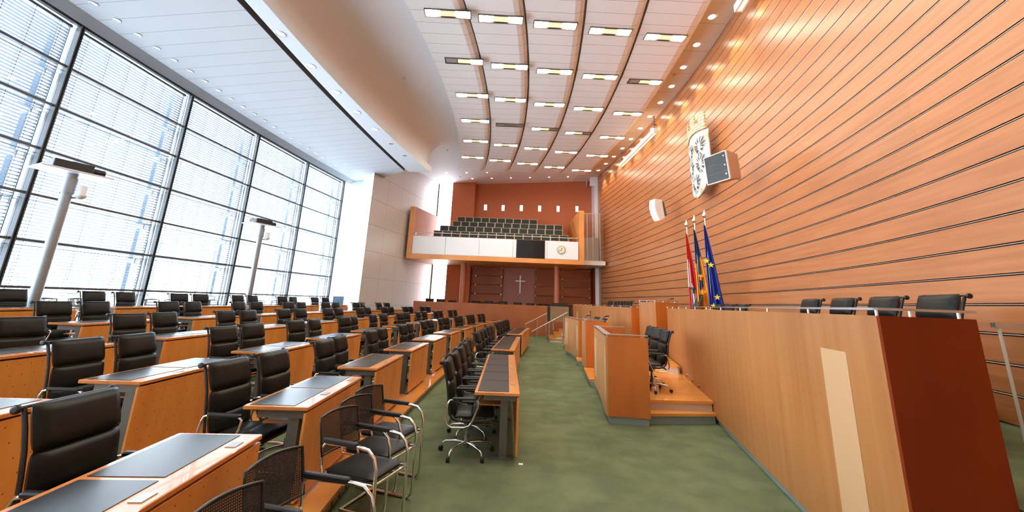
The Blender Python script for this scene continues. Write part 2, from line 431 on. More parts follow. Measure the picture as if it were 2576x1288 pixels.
# beam right bottom edge ~ (-5.6,7.5) .. (-4.33,18.5)
beamR=lambda y:-5.72+.0115*(max(y,-3)-5)**2*.62+.0*y
def beamx(y): # right edge of the beam
    return -5.72+ (y-4.5)**2*.0071
def soffx(y): # inner edge of the soffit
    return -6.27+ max(0,y-6)**2*.0042
YS=19.3
t=MB()
n=26; yy=[YN+(YB+.3-YN)*i/40 for i in range(41)]
prof=[(0,0)]
rows=[]
for y in yy:
    bxx=beamx(min(y,19.5)) if y<19.5 else beamx(19.5)+(y-19.5)*.16
    if y>YS+.4: bxx=min(bxx,-5.2+ (y-27)*.27+.02)
    z0=8.31; r=[]
    # cove: quarter ellipse from (bxx, 8.2) up to the ceiling plane
    xe=bxx+1.0
    for i in range(9):
        a=PI/2*i/8; x=bxx-.25+(xe-bxx+.25)*(1-math.cos(a)); zt=zc(xe,y)
        r.append((x,y,z0+(zt-z0)*math.sin(a)) if y<YS+.2 else (x-.6,y,zc(x,y)))
    for x in (-2.4,0,2,4,5.2): r.append((max(x,xe),y,zc(max(x,xe),y)))
    rows.append(r)
vs=[q for r in rows for q in r]; m_=len(rows[0])
t.add(vs,[(j*m_+i,(j+1)*m_+i,(j+1)*m_+i+1,j*m_+i+1) for j in range(40) for i in range(m_-1)],0,True)
ce=struct(t,'ceiling','ceil')
t=MB(); a=[(5.0-(y-15)**2*.0055,y) for y in yy]; b=[(wallx(min(y,25.7))+.1 if y<25.8 else 6.2,y) for y in yy]
t.arcstrip(a,b,lambda x,y:zc(x,y)-.012,lambda x,y:zc(x,y)-.012)
struct(t,'edge_panel','ceilband',ce)
t=MB(); t.box(-12.5,7.5,YN-.3,29,11.2,11.3); struct(t,'roof_slab','white',ce)
# fascia step at the back right
t=MB(); t.add([(5.25,26.9,10.42),(5.25,27.3,10.42),(5.25,27.3,9.9),(5.25,26.9,10.2)],[(0,1,2,3)]); t.box(5.3,6.3,26.25,26.35,9.75,10.5); struct(t,'ceiling_fascia','white',ce)
# window side soffit
t=MB(); a=[(arcx(8.95,y),y) for y in yy if y<22]; b=[(soffx(min(y,YS)),y) for y in yy if y<22]
A2=[(x,y) for x,y in a]; 
pts_in=[(soffx(y)-.005,y) for y in [YN+(YS-YN)*i/24 for i in range(25)]]
pts_out=[(arcx(8.55,y),y) for y in [YN+(21.9-YN)*i/24 for i in range(25)]]
t.prism(pts_in+[(-7.0,20.6)]+[(-7.2,22)]+pts_out[::-1],8.02,8.2)
so=struct(t,'ceiling_soffit','soffit')
# vertical fascia band above the window head
t=MB(); a=arc(8.55,YN,21.9,24); t.arcstrip(a,arc(8.85,YN,21.9,24),8.02,7.86); t.arcstrip(a,arc(9.1,YN,21.9,24),8.02,8.3); struct(t,'head_fascia',mat('head_grey',(.44,.46,.48,1),.6),so)
# shadow gap and beam
t=MB(); yl=[YN+(YS-YN)*i/24 for i in range(25)]
t.arcstrip([(soffx(y),y) for y in yl],[(soffx(y)+.24,y) for y in yl],8.3,8.3); t.arcstrip([(soffx(y)-.004,y) for y in yl],[(soffx(y)-.004,y) for y in yl],8.03,8.31); struct(t,'shadow_gap',mat('shadow_gap_brown',(.07,.045,.03,1),.7),so)
t=MB()
PIi=[(soffx(y)+.20,y) for y in yl]; PR=[(beamx(y),y) for y in yl]
t.prism(PR+PIi[::-1],8.0,8.3); bm=struct(t,'ceiling_beam','beam')
t=MB(); t.prism([(x-.25,y) for x,y in PR]+[(x-.9,y) for x,y in PIi[::-1]],8.3,9.3); struct(t,'upstand','ceil',bm)
# beam downlights
def disc(mb,c,r,n=14,mi=0,nz=-1):
    vs=[(c[0]+r*math.cos(2*PI*k/n),c[1]+r*math.sin(2*PI*k/n),c[2]) for k in range(n)]
    mb.add(vs,[tuple(range(n-1,-1,-1))],mi)
def dl_proto(name,r,mtl,label,group,ringm='white'):
    o=empty(name,(0,0,0),0,label,'ceiling light',group)
    t=MB(); t.lathe([(r*1.25,.0),(r*1.25,-.008),(r,-.012),(r*.95,.0)],n=18,cap=False); t.build('trim_ring',ringm,o)
    t=MB(); disc(t,(0,0,-.004),r*.96); t.build('lamp_glass',mtl,o); return o
bd=dl_proto('beam_downlight',.105,'chrome','x','round recessed spotlights along the curved ceiling beam','white')
BY=[8.65,10.03,11.44,12.81,14.2,15.6,16.97]
for i,y in enumerate([5.8,7.25]+BY): place(bd,(beamx(y)-.3,y,8.0),0,'round recessed spotlight in the ceiling beam, %s from the near end'%ORD[i])
sd=dl_proto('soffit_downlight',.065,'dlcool','x','small round soffit lights along the window head')
for i in range(27):
    y=6.2+.545*i
    if y>20.3: break
    place(sd,(arcx(8.05,y),y,8.015),0,'small round soffit light beside the window head, number %d counted from the camera end'%(i+1))
wd=dl_proto('wall_washer_downlight',.105,'dl','x','bright round downlights along the wooden wall')
WD=[(5.4,8.55)]+[(5.56,9.86),(5.73,11.19),(5.87,12.51),(5.99,13.85),(6.06,15.2),(6.09,16.55),(6.09,17.9),(6.05,19.28),(5.98,20.65),(5.86,22.0),(5.7,23.3),(5.53,24.67)]
for i,(x,y) in enumerate(WD): place(wd,(x,y,zc(x,y)-.014),0,'bright round downlight above the wooden wall, %s from the camera'%ORD[i])
rd=dl_proto('rear_downlight',.05,'dls','x','tiny round downlights in the rear ceiling')
nn=0
for row,(yr,xs) in enumerate(((24.55,[-4.3,-3.0,-1.7]),(25.9,[-4.1,-2.75,-1.45,-.15,1.15,2.45,3.75]))):
    for j,x in enumerate(xs): place(rd,(x,yr+x*.03,zc(x,yr)-.012),0,'tiny round ceiling downlight, %s from left in the %s row behind the rafts'%(ORD[j],('front','rear')[row]))
# smoke detectors
for i,(x,y) in enumerate(((-4.05,12.8),(-3.6,20.2),(-3.5,25.2),(5.75,13.0))):
    t=MB(); t.lathe([(.05,0),(.05,-.03),(.03,-.06)],(x,y,zc(x,y)-.01 if i>1 else zc(x,y)),12)
    t.build('smoke_detector','alum',None,(('smoke detector on the bare ceiling near the beam, nearest the camera','smoke detector on the bare ceiling, halfway along','smoke detector among the small rear downlights','smoke detector in the edge band between wall washers')[i],'detector'))
# ceiling rafts (five lapped curved strips)
ED=[lambda y:-2.6-.0105*(y-14.6)**2, lambda y:-1.05-.0102*(y-14.9)**2, lambda y:.49-.0100*(y-14.9)**2, lambda y:2.16-.0098*(y-15.2)**2, lambda y:3.84-.0095*(y-15.5)**2, lambda y:5.56-.0085*(y-15.8)**2]
ENDY=[22.95,23.25,23.65,24.05,24.45,24.8]
RAFT=[]
def raftz(k,x,y):
    xm=(ED[k](y)+ED[k+1](y))/2; return zc(xm,y)-.25+.02*(x-xm)
for k in range(5):
    t=MB(); n=28; vs=[]
    for i in range(n+1):
        f=i/n; 
        for e,fr_ in enumerate((0,.84,.93,1.)):
            ya=YN+(ENDY[k]-YN)*f; yb_=YN+(ENDY[k+1]-YN)*f; y=ya+(yb_-ya)*fr_
            x=ED[k](y)+(ED[k+1](y)-.06-ED[k](y))*fr_
            for th in (0,.035): vs.append((x,y,raftz(k,x,y)+(0,0,.03,.12)[e]+th))
    fs=[]
    for i in range(n):
        a=8*i;b=8*(i+1)
        for q in (0,2,4): fs+=[(a+q,b+q,b+q+2,a+q+2),(a+q+1,a+q+3,b+q+3,b+q+1)]
        fs+=[(a,a+1,b+1,b),(a+6,b+6,b+7,a+7)]
    for a in (0,8*n):
        for q in (0,2,4): fs.append((a+q,a+q+2,a+q+3,a+q+1))
    t.add(vs,fs); o=t.build('ceiling_raft','strip')
    tag(o,'long curved white ceiling raft, %s counted from the window side'%ORD[k],'ceiling panel','curved ceiling rafts'); RAFT.append(o)
# light fixtures in the rafts
def fixture(kind):
    o=empty('ceiling_light_fixture',(0,0,0),0,'x','ceiling light','oblong recessed lights in the ceiling rafts')
    t=MB(); a,b=.62,.155
    for x0,x1,y0,y1 in ((-a,a,-b,-b+.02),(-a,a,b-.02,b),(-a,-a+.02,-b,b),(a-.02,a,-b,b)): t.box(x0,x1,y0,y1,-.022,.012)
    t.build('frame','dsteel',o)
    def lens(x0,x1,mt):
        q=MB(); n=8
        for i in range(n):
            xa=x0+(x1-x0)*i/n; xb=x0+(x1-x0)*(i+1)/n
            wf=lambda x:b-.025-.03*math.cos(PI*x/1.2)
            q.add([(xa,-wf(xa),-.006),(xa,wf(xa),-.006),(xb,wf(xb),-.006),(xb,-wf(xb),-.006)],[(0,1,2,3)])
        return q.build('lens',mt,o)
    L1={'both':('lamp','lampdim','lamp'),'left':('lamp','lampdim','lampoff'),'right':('lampoff','lampdim','lamp'),'off':('lampoff','lampoff','lampoff')}[kind]
    lens(-.59,-.2,L1[0]); lens(-.2,.2,L1[1]); lens(.2,.59,L1[2])
    t=MB()
    for i in range(13): 
        x=-.24+.04*i; t.box(x-.003,x+.003,-b+.03,b-.03,-.02,-.005)
    t.build('louvre','steel',o)
    t=MB(); t.box(-a,a,-b,b,.006,.012); t.build('housing','dsteel',o)
    return o
FP={k:fixture(k) for k in ('both','left','right','off')}
FXP=[[(-2.063,9.892),(-.539,10.039),(1.073,10.203),(2.746,10.39),(4.465,10.564)],[(-1.842,12.216),(-.275,12.42),(1.324,12.63),(2.985,12.846),(4.681,13.07)],
[(-1.772,14.546),(-.235,14.781),(1.383,15.053),(3.048,15.3),(4.789,15.588)],[(-1.83,16.859),(-.259,17.181),(1.4,17.467),(3.034,17.769),(4.769,18.123)],
[(-2.0,19.237),(-.46,19.615),(1.152,19.949),(2.816,20.294),(4.576,20.645)],[(-2.375,21.656),(-.801,22.008),(.82,22.37),(2.475,22.818),(4.18,23.209)]]
NEAR=[[(x-.45-.08*j,y-2.35*q) for j,(x,y) in enumerate(FXP[0])] for q,_ in ((1,0),)]
kinds={(1,0):'right',(1,4):'right',(3,1):'off',(3,2):'left',(3,3):'left'}
rowsF=[('nearest',[(x-.12,y-2.35) for x,y in FXP[0]]),('second',FXP[0]),('third',FXP[1]),('fourth',FXP[2]),('fifth',FXP[3]),('sixth',FXP[4]),('last',FXP[5])]
for r,(nm,row) in enumerate(rowsF[1:]):
    for j,(x,y) in enumerate(row):
        # measured on a plane z=9.8: push along the sight line to the raft plane
        for _ in range(6):
            z=raftz(j,x,y); f=(z-1.76)/(9.8-1.76); x2,y2=row[j][0]*f,row[j][1]*f; x,y=x2,y2
        z=raftz(j,x,y)-.012
        k=kinds.get((r,j),'both')
        st={'both':'fully lit','left':'half-lit (left side)','right':'half-lit (right side)','off':'unlit'}[k]
        o=place(FP[k],(x,y,z),math.radians(5.5),'%s oblong ceiling light, %s row from camera, %s raft from window side'%(st,ORD[r],ORD[j]))
        o.rotation_euler=(0,-.02,math.radians(2.9))
# extra near row outside the frame lights the foreground
for j,(x,y) in enumerate(FXP[0]):
    for q in (1,2,3):
        yy2=y-2.4*q; xx=(ED[j](yy2)+ED[j+1](yy2))/2
        o=place(FP['both'],(xx,yy2,raftz(j,xx,yy2)-.004),math.radians(5.2),'extra unseen oblong ceiling light above the camera, %s row back, %s raft from window side'%(ORD[q-1],ORD[j]))
        o.rotation_euler=(0,-.02,math.radians(2.9))
# ------------------------------------------------------------------ windows
MY=[2.06,5.26,8.46,11.73,14.84,18.02,21.04]; WOFF=8.92
TRZ=[.70,1.68,2.68,3.68,4.70,5.74,6.74]; ZH=7.87
def wp(y,o=0): return Vector((arcx(WOFF+o,y),y,0))
MY=[-1.1]+MY
for i in range(len(MY)-1):
    y0,y1=MY[i],MY[i+1]; P0,P1=wp(y0),wp(y1); d=(P1-P0); Lw=d.length; d.normalize(); ang=-math.atan2(d.x,d.y)
    w=empty('window_%d'%(i+1),P0,ang); w['kind']='structure'
    # local: y along the facade, +x into the hall
    t=MB(); t.box(-.02,-.01,.03,Lw-.03,.45,ZH); t.build('pane','glass',w)
    t=MB()
    for z in TRZ: t.box(-.05,.0,.04,Lw-.04,z-.028,z+.028)
    for z in TRZ[1:]: t.box(-.06,-.04,.04,Lw-.04,z-.125,z-.113)
    t.box(-.07,.02,0,Lw,ZH-.05,ZH+.06); t.box(-.07,.05,0,Lw,.40,.68)
    t.build('window_frame','mullion',w)
    # exterior fins and service brackets
    t=MB(); t.box(-.62,-.60,Lw-.10,Lw+.03,.4,ZH+.4)
    for z in TRZ[1:]: t.box(-.75,-.3,Lw-.45,Lw+.1,z-.13,z-.11); t.box(-.75,-.3,Lw-.2,Lw-.16,z-.24,z-.12)
    t.build('exterior_bracket','fin',w)
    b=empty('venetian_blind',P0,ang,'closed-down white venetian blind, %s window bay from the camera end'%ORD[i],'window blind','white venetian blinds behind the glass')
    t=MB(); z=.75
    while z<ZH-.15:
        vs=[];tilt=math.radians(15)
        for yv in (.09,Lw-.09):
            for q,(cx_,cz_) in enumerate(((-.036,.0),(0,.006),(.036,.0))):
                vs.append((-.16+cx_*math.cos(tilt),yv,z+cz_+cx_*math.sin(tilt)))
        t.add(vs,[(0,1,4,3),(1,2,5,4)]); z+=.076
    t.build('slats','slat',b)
    t=MB()
    for k in range(6):
        yv=.3+(Lw-.6)*k/5
        for xx in (-.196,-.124): t.box(xx-.0015,xx+.0015,yv-.004,yv+.004,.7,ZH-.08)
    t.build('ladder_cord','cord',b)
    t=MB(); t.box(-.2,-.12,.08,Lw-.08,ZH-.12,ZH-.06); t.box(-.19,-.13,.08,Lw-.08,.70,.72); t.build('head_rail','mullion',b)
for i,y in enumerate(MY):
    p=wp(y); t=MB(); a=arcrz(WOFF,y)
    mt=Matrix.Translation(p)@Matrix.Rotation(a,4,'Z')
    t.box(-.06,.05,-.045,-.02,.4,ZH,0,mt); t.box(-.06,.05,.02,.045,.4,ZH,0,mt); t.box(-.26,-.2,-.075,-.055,.4,ZH,0,mt); t.box(-.26,-.2,.055,.075,.4,ZH,0,mt); t.box(-.03,.0,-.02,.02,.4,ZH,0,mt)
    struct(t,'trim_%d'%(30+i),'mullion')
# facade wall pieces: base, above head
t=MB(); t.prism(arc(8.75,YN,21.9,20)+arc(9.05,YN,21.9,20)[::-1],0,.45); t.prism(arc(8.98,YN,22,20)+arc(9.2,YN,22,20)[::-1],ZH+.02,11.2); struct(t,'wall_left','white')
# exterior: ground, bare trees, flag poles
t=MB(); t.add([(-80,-30,-3.5),(-12.2,-30,-3.5),(-12.2,70,-3.5),(-80,70,-3.5)],[(0,1,2,3)]); t.add([(-12,27.8,-3.5),(10,27.8,-3.5),(10,60,-3.5),(-12,60,-3.5)],[(0,1,2,3)])
o=struct(t,'floor_outside','ground')
def tree(x,y,h,seed):
    rnd=random.Random(seed); t=MB()
    def br(p,d,l,r,lv):
        q=p+d*l; t.tube([p,p+d*l*.5+Vector((rnd.uniform(-.1,.1),rnd.uniform(-.1,.1),0))*l*.3,q],[r,r*.8,r*.6],5)
        if lv>0:
            for _ in range(4):
                nd_=(d+Vector((rnd.uniform(-.8,.8),rnd.uniform(-.8,.8),rnd.uniform(-.1,.5)))).normalized()
                br(p+d*l*rnd.uniform(.5,1.),nd_,l*rnd.uniform(.5,.75),r*.55,lv-1)
    br(Vector((0,0,0)),Vector((0,0,1)),h*.42,.14,4)
    return t
for i,(x,y,h) in enumerate(((-32,17,8.5),(-30,24,8),(-34,33,9))):
    e=empty('bare_tree',(x,y,-3.5),0,('bare winter tree outside, left of the nearer projector pole','bare winter tree outside, right of the nearer projector pole','bare winter tree outside beyond the fourth window mullion')[i],'tree','bare trees outside the windows')
    tree(x,y,h,i+3).build('trunk_and_branches','bark',e)
FPO=[(-20,17.4,6.0),(-20,22.0,5.6),(-20,22.8,5.6),(-20,26.2,5.6),(-20,27.2,5.6),(-20,32.5,5.6),(-20,34.0,5.6),(-20,42.0,5.6)]
for i,(x,y,h) in enumerate(FPO):
    e=empty('outdoor_pole',(x,y,-3.5),0,'slender bare pole outside the windows, %s from the left'%ORD[i],'flagpole','slender poles outside the windows')
    t=MB(); t.tube([(0,0,0),(0,0,h+2.2)],[.05,.03],6); t.build('shaft','mullion',e)
    t=MB(); t.box(-.03,.03,-.02,.22,h+2.15,h+2.25); t.build('lamp_head','mullion',e)
# ------------------------------------------------------------------ furniture prototypes
def frame_curve():
    return [(.30,.452),(.27,.435),(.10,.418),(-.08,.418),(-.17,.435),(-.215,.49),(-.235,.60),(-.25,.72),(-.27,.84),(-.30,.95),(-.335,1.05)]
def make_chair(name,full,label='x'):
    o=empty(name,(0,0,0),0,label,'chair')
    w=.235
    t=MB()
    t.pillow((.185,0,.475),(1,0,-.04),(0,1,0),(0,0,1),.125,w-.005,.034)
    t.pillow((-.055,0,.462),(1,0,.0),(0,1,0),(0,0,1),.12,w-.005,.034)
    t.build('seat','leather',o)
    t=MB()
    for (xa,za),(xb,zb) in (((-.185,.475),(-.225,.63)),((-.222,.625),(-.245,.825)),((-.243,.83),(-.312,1.055))):
        c=((xa+xb)/2+.018,0,(za+zb)/2); u=Vector((xb-xa,0,zb-za)); l=u.length/2; u.normalize(); n=Vector((u.z,0,-u.x))
        t.pillow(c,(0,1,0),u,n,w,l+.002,.046,8,6,7.)
    t.build('backrest','leather',o)
    fc=frame_curve()
    t=MB()
    for sy in (-w-.002,w+.002): t.tube([(x+.004,sy,z-.006) for x,z in fc],.009,6 if full else 4,0,False,.014)
    t.tube([(-.205,-w,.40),(-.205,w,.40)],.012,6); t.tube([(.20,-w,.40),(.20,w,.40)],.012,6)
    t.build('frame','black',o)
    t=MB(); t.tube([(-.342,-w-.02,1.044),(-.342,w+.02,1.044)],.009,6)
    t.lathe([(.019,-.0),(.024,.006),(.024,.02),(.012,.022)],(-.345,w+.012,1.04),10,0,'y'); t.lathe([(.012,-.022),(.024,-.02),(.024,-.006),(.019,0)],(-.345,-w-.012,1.04),10,0,'y')
    t.build('top_roller','black',o)
    for sy in (-1,1):
        y=sy*(w+.035)
        t=MB(); t.rbox(-.19,.10,y-.022,y+.022,.645,.672,.02); a=t.build('armrest','black',o)
        loop=[(-.235,.60),(-.215,.64),(-.16,.652),(.07,.652),(.115,.63),(.105,.56),(.05,.42),(.02,.375),(-.04,.355),(-.18,.355),(-.235,.385),(-.258,.46)]
        t=MB(); t.tube([(x,y,z) for x,z in loop],.0115,8 if full else 5,0,True); t.build('arm_loop','chrome',a)
    t=MB(); t.lathe([(.03,.075),(.03,.2),(.018,.2),(.018,.31),(.05,.33),(.09,.40)],n=12); t.build('column','dsteel',o)
    t=MB()
    for k in range(5):
        a=2*PI*k/5+.3; c_,s_=math.cos(a),math.sin(a)
        t.tube([(c_*.02,s_*.02,.125),(c_*.14,s_*.14,.125),(c_*.27,s_*.27,.11),(c_*.30,s_*.30,.09),(c_*.31,s_*.31,.055)],[.019,.017,.013,.012,.008],8 if full else 5)
    bs=t.build('star_base','chrome',o)
    cas=[]
    if full:
        for k in range(5):
            a=2*PI*k/5+.3; t=MB(); t.lathe([(.018,-.022),(.028,-.018),(.03,0),(.028,.018),(.018,.022)],(.325*math.cos(a),.325*math.sin(a),.03),12,0,'x' if abs(math.sin(a))>.7 else 'y'); t.build('caster','black',bs)
    else:
        t=MB()
        for k in range(5):
            a=2*PI*k/5+.3; t.lathe([(.02,-.02),(.03,-.012),(.03,.012),(.02,.02)],(.325*math.cos(a),.325*math.sin(a),.03),8,0,'y')
        t.build('casters','black',bs)
    return o
CH=make_chair('swivel_chair',True); CF=make_chair('swivel_chair',False)
def chair(x,y,z,rz,label,group): return place(CH if math.hypot(x,y)<11 else CF,(x,y,z),rz,label,group)
def make_desk():
    o=empty('two_seat_desk',(0,0,0),0,'x','desk')
    L=1.37; h=.74
    t=MB(); t.rbox(-.525,0,-L/2,L/2,h-.03,h,.012); t.build('desktop','desk_top',o)
    for s in (-1,1):
        y=s*.335
        t=MB(); t.box(-.485,-.125,y-.315,y+.315,h-.001,h+.0035); t.build('writing_pad','pad',o)
        t=MB(); t.box(-.092,-.035,y+.10,y+.19,h,h+.004); t.build('microphone_console','console',o)
    t=MB(); t.rbox(-.03,-.008,-L/2,L/2,.05,h-.045,.004); t.build('front_panel','desk_panel',o)
    t=MB(); t.box(-.43,-.05,-L/2+.06,L/2-.06,h-.10,h-.03); t.build('apron','dsteel',o)
    for s in (-1,1):
        y=s*(L/2-.13)
        t=MB(); t.box(-.19,-.10,y-.03,y+.03,.02,h-.1); t.box(-.42,-.04,y-.035,y+.035,0,.02); t.build('leg','dsteel',o)
        t=MB(); t.box(-.44,-.22,s*.335-.17,s*.335+.17,h-.175,h-.162); t.box(-.43,-.425,s*.335-.15,s*.335-.145,h-.165,h-.1);t.box(-.43,-.425,s*.335+.145,s*.335+.15,h-.165,h-.1); t.build('under_shelf','desk_edge',o)
    return o
DK=make_desk()
ROWN=['aisle-side','second','third','fourth','window-side']
START=[1.60,1.70,1.72,1.9,1.95]; PIT=[1.97,1.99,2.03,2.1,2.07]; CNT=[10,10,10,9,8]
jit=random.Random(3)
SPECIAL={}
for k in range(5):
    off=1.5*k if k<4 else 6.05
    for j in range(CNT[k]):
        y0=START[k]+PIT[k]*j-(.07 if j==0 and k==0 else 0); yc=y0+.685; x=arcx(off,yc); rz=arcrz(off,yc)
        if k>=3 and j==0: continue
        if k==2 and j==0: continue
        place(DK,(x,yc,TZ[k]),rz,'orange wooden two-seat desk, %s from camera in the %s tier'%(ORD[j],ROWN[k]),'two-seat desks on the tiers')
        for s in (-1,1):
            if k==1 and j==0: continue
            if k==0 and j==0 and s<0: continue
            lx=-.525-.065-jit.uniform(0,.08); ly=s*.335+jit.uniform(-.03,.03)
            cx_=x+lx*math.cos(rz)-ly*math.sin(rz); cy_=yc+lx*math.sin(rz)+ly*math.cos(rz)
            co_=chair(cx_,cy_,TZ[k],rz+math.radians(jit.uniform(-7,5)),'black leather swivel chair, %s seat of %s desk from camera, %s tier'%(('near','far')[s>0],ORD[j],ROWN[k]),'black swivel chairs at the tiered desks'); co_.scale=(1,1,.972)
# long front desks on the floor
def long_desk(x0,y0,x1,y1,label):
    # front (aisle) edge runs from near (x0,y0) to far (x1,y1)
    L=math.hypot(x1-x0,y1-y0); rz=-math.atan2(x1-x0,y1-y0); h=.74
    o=empty('long_desk',((x0+x1)/2,(y0+y1)/2,0),rz,label,'desk','long five-seat desks on the hall floor')
    t=MB(); t.rbox(-.525,0,-L/2,L/2,h-.035,h,.01); t.build('desktop','desk_top',o)
    t=MB(); t.rbox(-.03,-.006,-L/2,L/2,.09,h-.05,.004); t.build('front_panel','desk_panel',o)
    t=MB(); t.box(-.42,-.04,-L/2+.08,L/2-.08,h-.1,h-.035); t.build('apron','dsteel',o)
    for i in range(5):
        y=-L/2+.03+(L-.06)*(i+.5)/5; w=(L-.06)/10-.012
        t=MB(); t.box(-.49,-.125,y-w,y+w,h-.001,h+.0035); t.build('writing_pad','pad',o)
        t=MB(); t.box(-.10,-.04,y+.1,y+.19,h,h+.005); t.build('microphone_console','console',o)
        t=MB(); t.box(-.47,-.22,y-.17,y+.17,h-.185,h-.170); t.build('under_shelf','desk_edge',o)
    for s in (-L/2+.2,0,L/2-.2):
        t=MB(); t.box(-.22,-.13,s-.035,s+.035,.02,h-.1); t.box(-.33,-.05,s-.06,s+.06,0,.02); t.build('leg','dsteel',o)
    return o,L,rz
LD=[((.176,4.975),(.168,8.42),'nearest'),((.185,9.28),(.42,12.8),'middle'),((.515,13.8),(.93,17.32),'farthest')]
for a,b,nm in LD:
    o,L,rz=long_desk(*a,*b,'%s of three long orange desks with five dark writing pads'%nm)
    for i in range(5):
        ly=-L/2+.03+(L-.06)*(i+.5)/5-.08; lx=-.53-.075; mx,my=(a[0]+b[0])/2,(a[1]+b[1])/2
        chair(mx+lx*math.cos(rz)-ly*math.sin(rz),my+lx*math.sin(rz)+ly*math.cos(rz),0,rz+math.radians(jit.uniform(-4,8)),'black leather swivel chair, %s from camera along the %s long floor desk'%(ORD[i],nm),'black swivel chairs at the long floor desks')
# floor socket near the first long desk
MB().box(.185,.235,4.99,5.03,0,.006).build('floor_socket','paper',None,('tiny white square floor plate beside the nearest long desk','floor plate'))
# visitor chairs
def make_visitor():
    o=empty('visitor_chair',(0,0,0),0,'x','chair')
    w=.205
    t=MB(); t.rbox(-.20,.24,-w+.01,w-.01,.44,.462,.05); t.pillow((.02,0,.465),(1,0,0),(0,1,0),(0,0,1),.22,w-.012,.022,8,6,6.); t.build('seat','leather',o)
    t=MB(); n=10; vs=[]
    for j in range(7):
        for i in range(n+1):
            y=-w-.01+(2*w+.02)*i/n; v_=j/6; z=.56+.26*v_+.02*math.sin(PI*i/n)*v_; vs.append((-.225-.055*v_-.03*(1-(y/w)**2)*.8,y,z))
    t.add(vs,[(j*(n+1)+i,j*(n+1)+i+1,(j+1)*(n+1)+i+1,(j+1)*(n+1)+i) for j in range(6) for i in range(n)],0,True)
    t.build('mesh_backrest','mesh',o)
    ri=[vs[i] for i in range(n+1)]+[vs[j*(n+1)+n] for j in range(1,7)]+[vs[6*(n+1)+i] for i in range(n-1,-1,-1)]+[vs[j*(n+1)] for j in range(5,0,-1)]
    t=MB(); t.tube(ri,.009,6,0,True); t.build('back_rim','black',o)
    t=MB()
    for s in (-1,1):
        y=s*w
        t.tube([(-.225,y,.50),(-.235,y,.62),(-.20,y,.655),(.10,y,.665),(.19,y,.655),(.245,y,.61),(.27,y,.54),(.275,y,.40),(.275,y,.10),(.265,y,.04),(.23,y,.015),(-.12,y,.015),(-.16,y,.015)],.0125,10)
    t.tube([(-.16,-w,.015),(-.16,w,.015)],.0125,8); t.tube([(.24,-w,.42),(.24,w,.42)],.011,8); t.tube([(-.2,-w,.435),(.25,-w,.435)],.01,6); t.tube([(-.2,w,.435),(.25,w,.435)],.01,6); t.tube([(-.2,-w,.435),(-.225,-w,.5)],.01,6); t.tube([(-.2,w,.435),(-.225,w,.5)],.01,6)
    t.build('tube_frame','chrome',o)
    for s in (-1,1):
        y=s*w; t=MB(); t.rbox(-.23,.09,y-.019,y+.019,.655,.69,.017); t.build('armrest','black',o)
    return o
VC=make_visitor()
for i,(x,y,r) in enumerate(((-1.16,4.45,-19),(-1.13,4.00,-19),(-1.10,3.55,-19),(-1.05,2.56,-13),(-.99,2.06,-11))):
    place(VC,(x,y,0),math.radians(r),'black mesh-backed chrome visitor chair beside the aisle step, %s counted from the camera'%ORD[4-i],'visitor chairs along the aisle step')
for i,y in enumerate([6.9,7.5,8.9,9.55,11.4,12.0,12.9,13.5,15.0,15.7,16.6,17.3]):
    x=arcx(8.05,y); place(VC,(x,y,.63),arcrz(8.05,y),'black mesh-backed visitor chair by the windows, %s counted from the camera'%ORD[i],'visitor chairs along the windows')
# ------------------------------------------------------------------ presidium rostrum
def wedge_desk(name,p0,p1,depth,z0,z1,label,frontm,endm,inlay=(),rail=True,group=None,holes=None):
    """desk block: hall face runs p0 (near) -> p1 (far), body lies to +x of it"""
    L=math.hypot(p1[0]-p0[0],p1[1]-p0[1]); rz=-math.atan2(p1[0]-p0[0],p1[1]-p0[1])
    o=empty(name,(p0[0],p0[1],0),rz,label,'lectern' if 'lectern' in name else 'desk',group)
    t=MB(); t.box(0,.03,.031,L-.031,z0,z1); t.build('front_panel',frontm,o)
    for ya,yb in ((0.0,.03),(L-.03,L)):
        t=MB(); t.box(.0,depth,ya,yb,z0,z1); t.build('end_panel',endm,o)
    t=MB(); t.box(.031,depth,.036,L-.036,z1-.28,z1-.25); t.build('worktop',frontm,o)
    t=MB(); t.box(.04,depth-.02,.006,L-.006,.0 if z0<.2 else z0-.1,z0); t.build('plinth','grey',o)
    for (a,b,za,zb) in inlay:
        t=MB(); t.box(-.003,.001,a,b,za,zb); t.build('inlay_panel','pale_wood',o)
    if rail:
        t=MB()
        t.box(-.01,.035,-.01,L,z1+.035,z1+.05); t.box(-.01,depth,-.012,.03,z1+.035,z1+.05); 
        r=t.build('rail','steel',o)
        n=max(2,int(L/.85))
        for i in range(n+1):
            q=MB(); q.tube([(.015,.05+(L-.1)*i/n,z1-.01),(.015,.05+(L-.1)*i/n,z1+.036)],.009,8); q.build('rail_stud','chrome',r)
        for xx in (depth*.35,depth*.85):
            q=MB(); q.tube([(xx,.015,z1-.01),(xx,.015,z1+.036)],.009,8); q.build('rail_stud','chrome',r)
    if holes:
        for y in holes:
            q=MB(); q.lathe([(.042,-.004),(.042,.002)],(0,0,0),18,0,'x'); q.lathe([(.022,-.012),(.026,-.004)],(0,0,0),12,1,'x')
            q.v=[(a,b+y,c+.36) for a,b,c in q.v]; q.build('socket',['chrome','black'],o)
    return o,L,rz
RA=(2.356,2.60); RB=(4.48,11.58)
ro,RL,rrz=wedge_desk('presidium_rostrum',RA,RB,.50,.09,1.765,'long high orange wooden rostrum with rail and pale inlay panel','ros_wood','red_wood',inlay=((.44,.80,.09,1.50),),holes=[5.55,6.15,6.75,7.4,8.0,8.6])
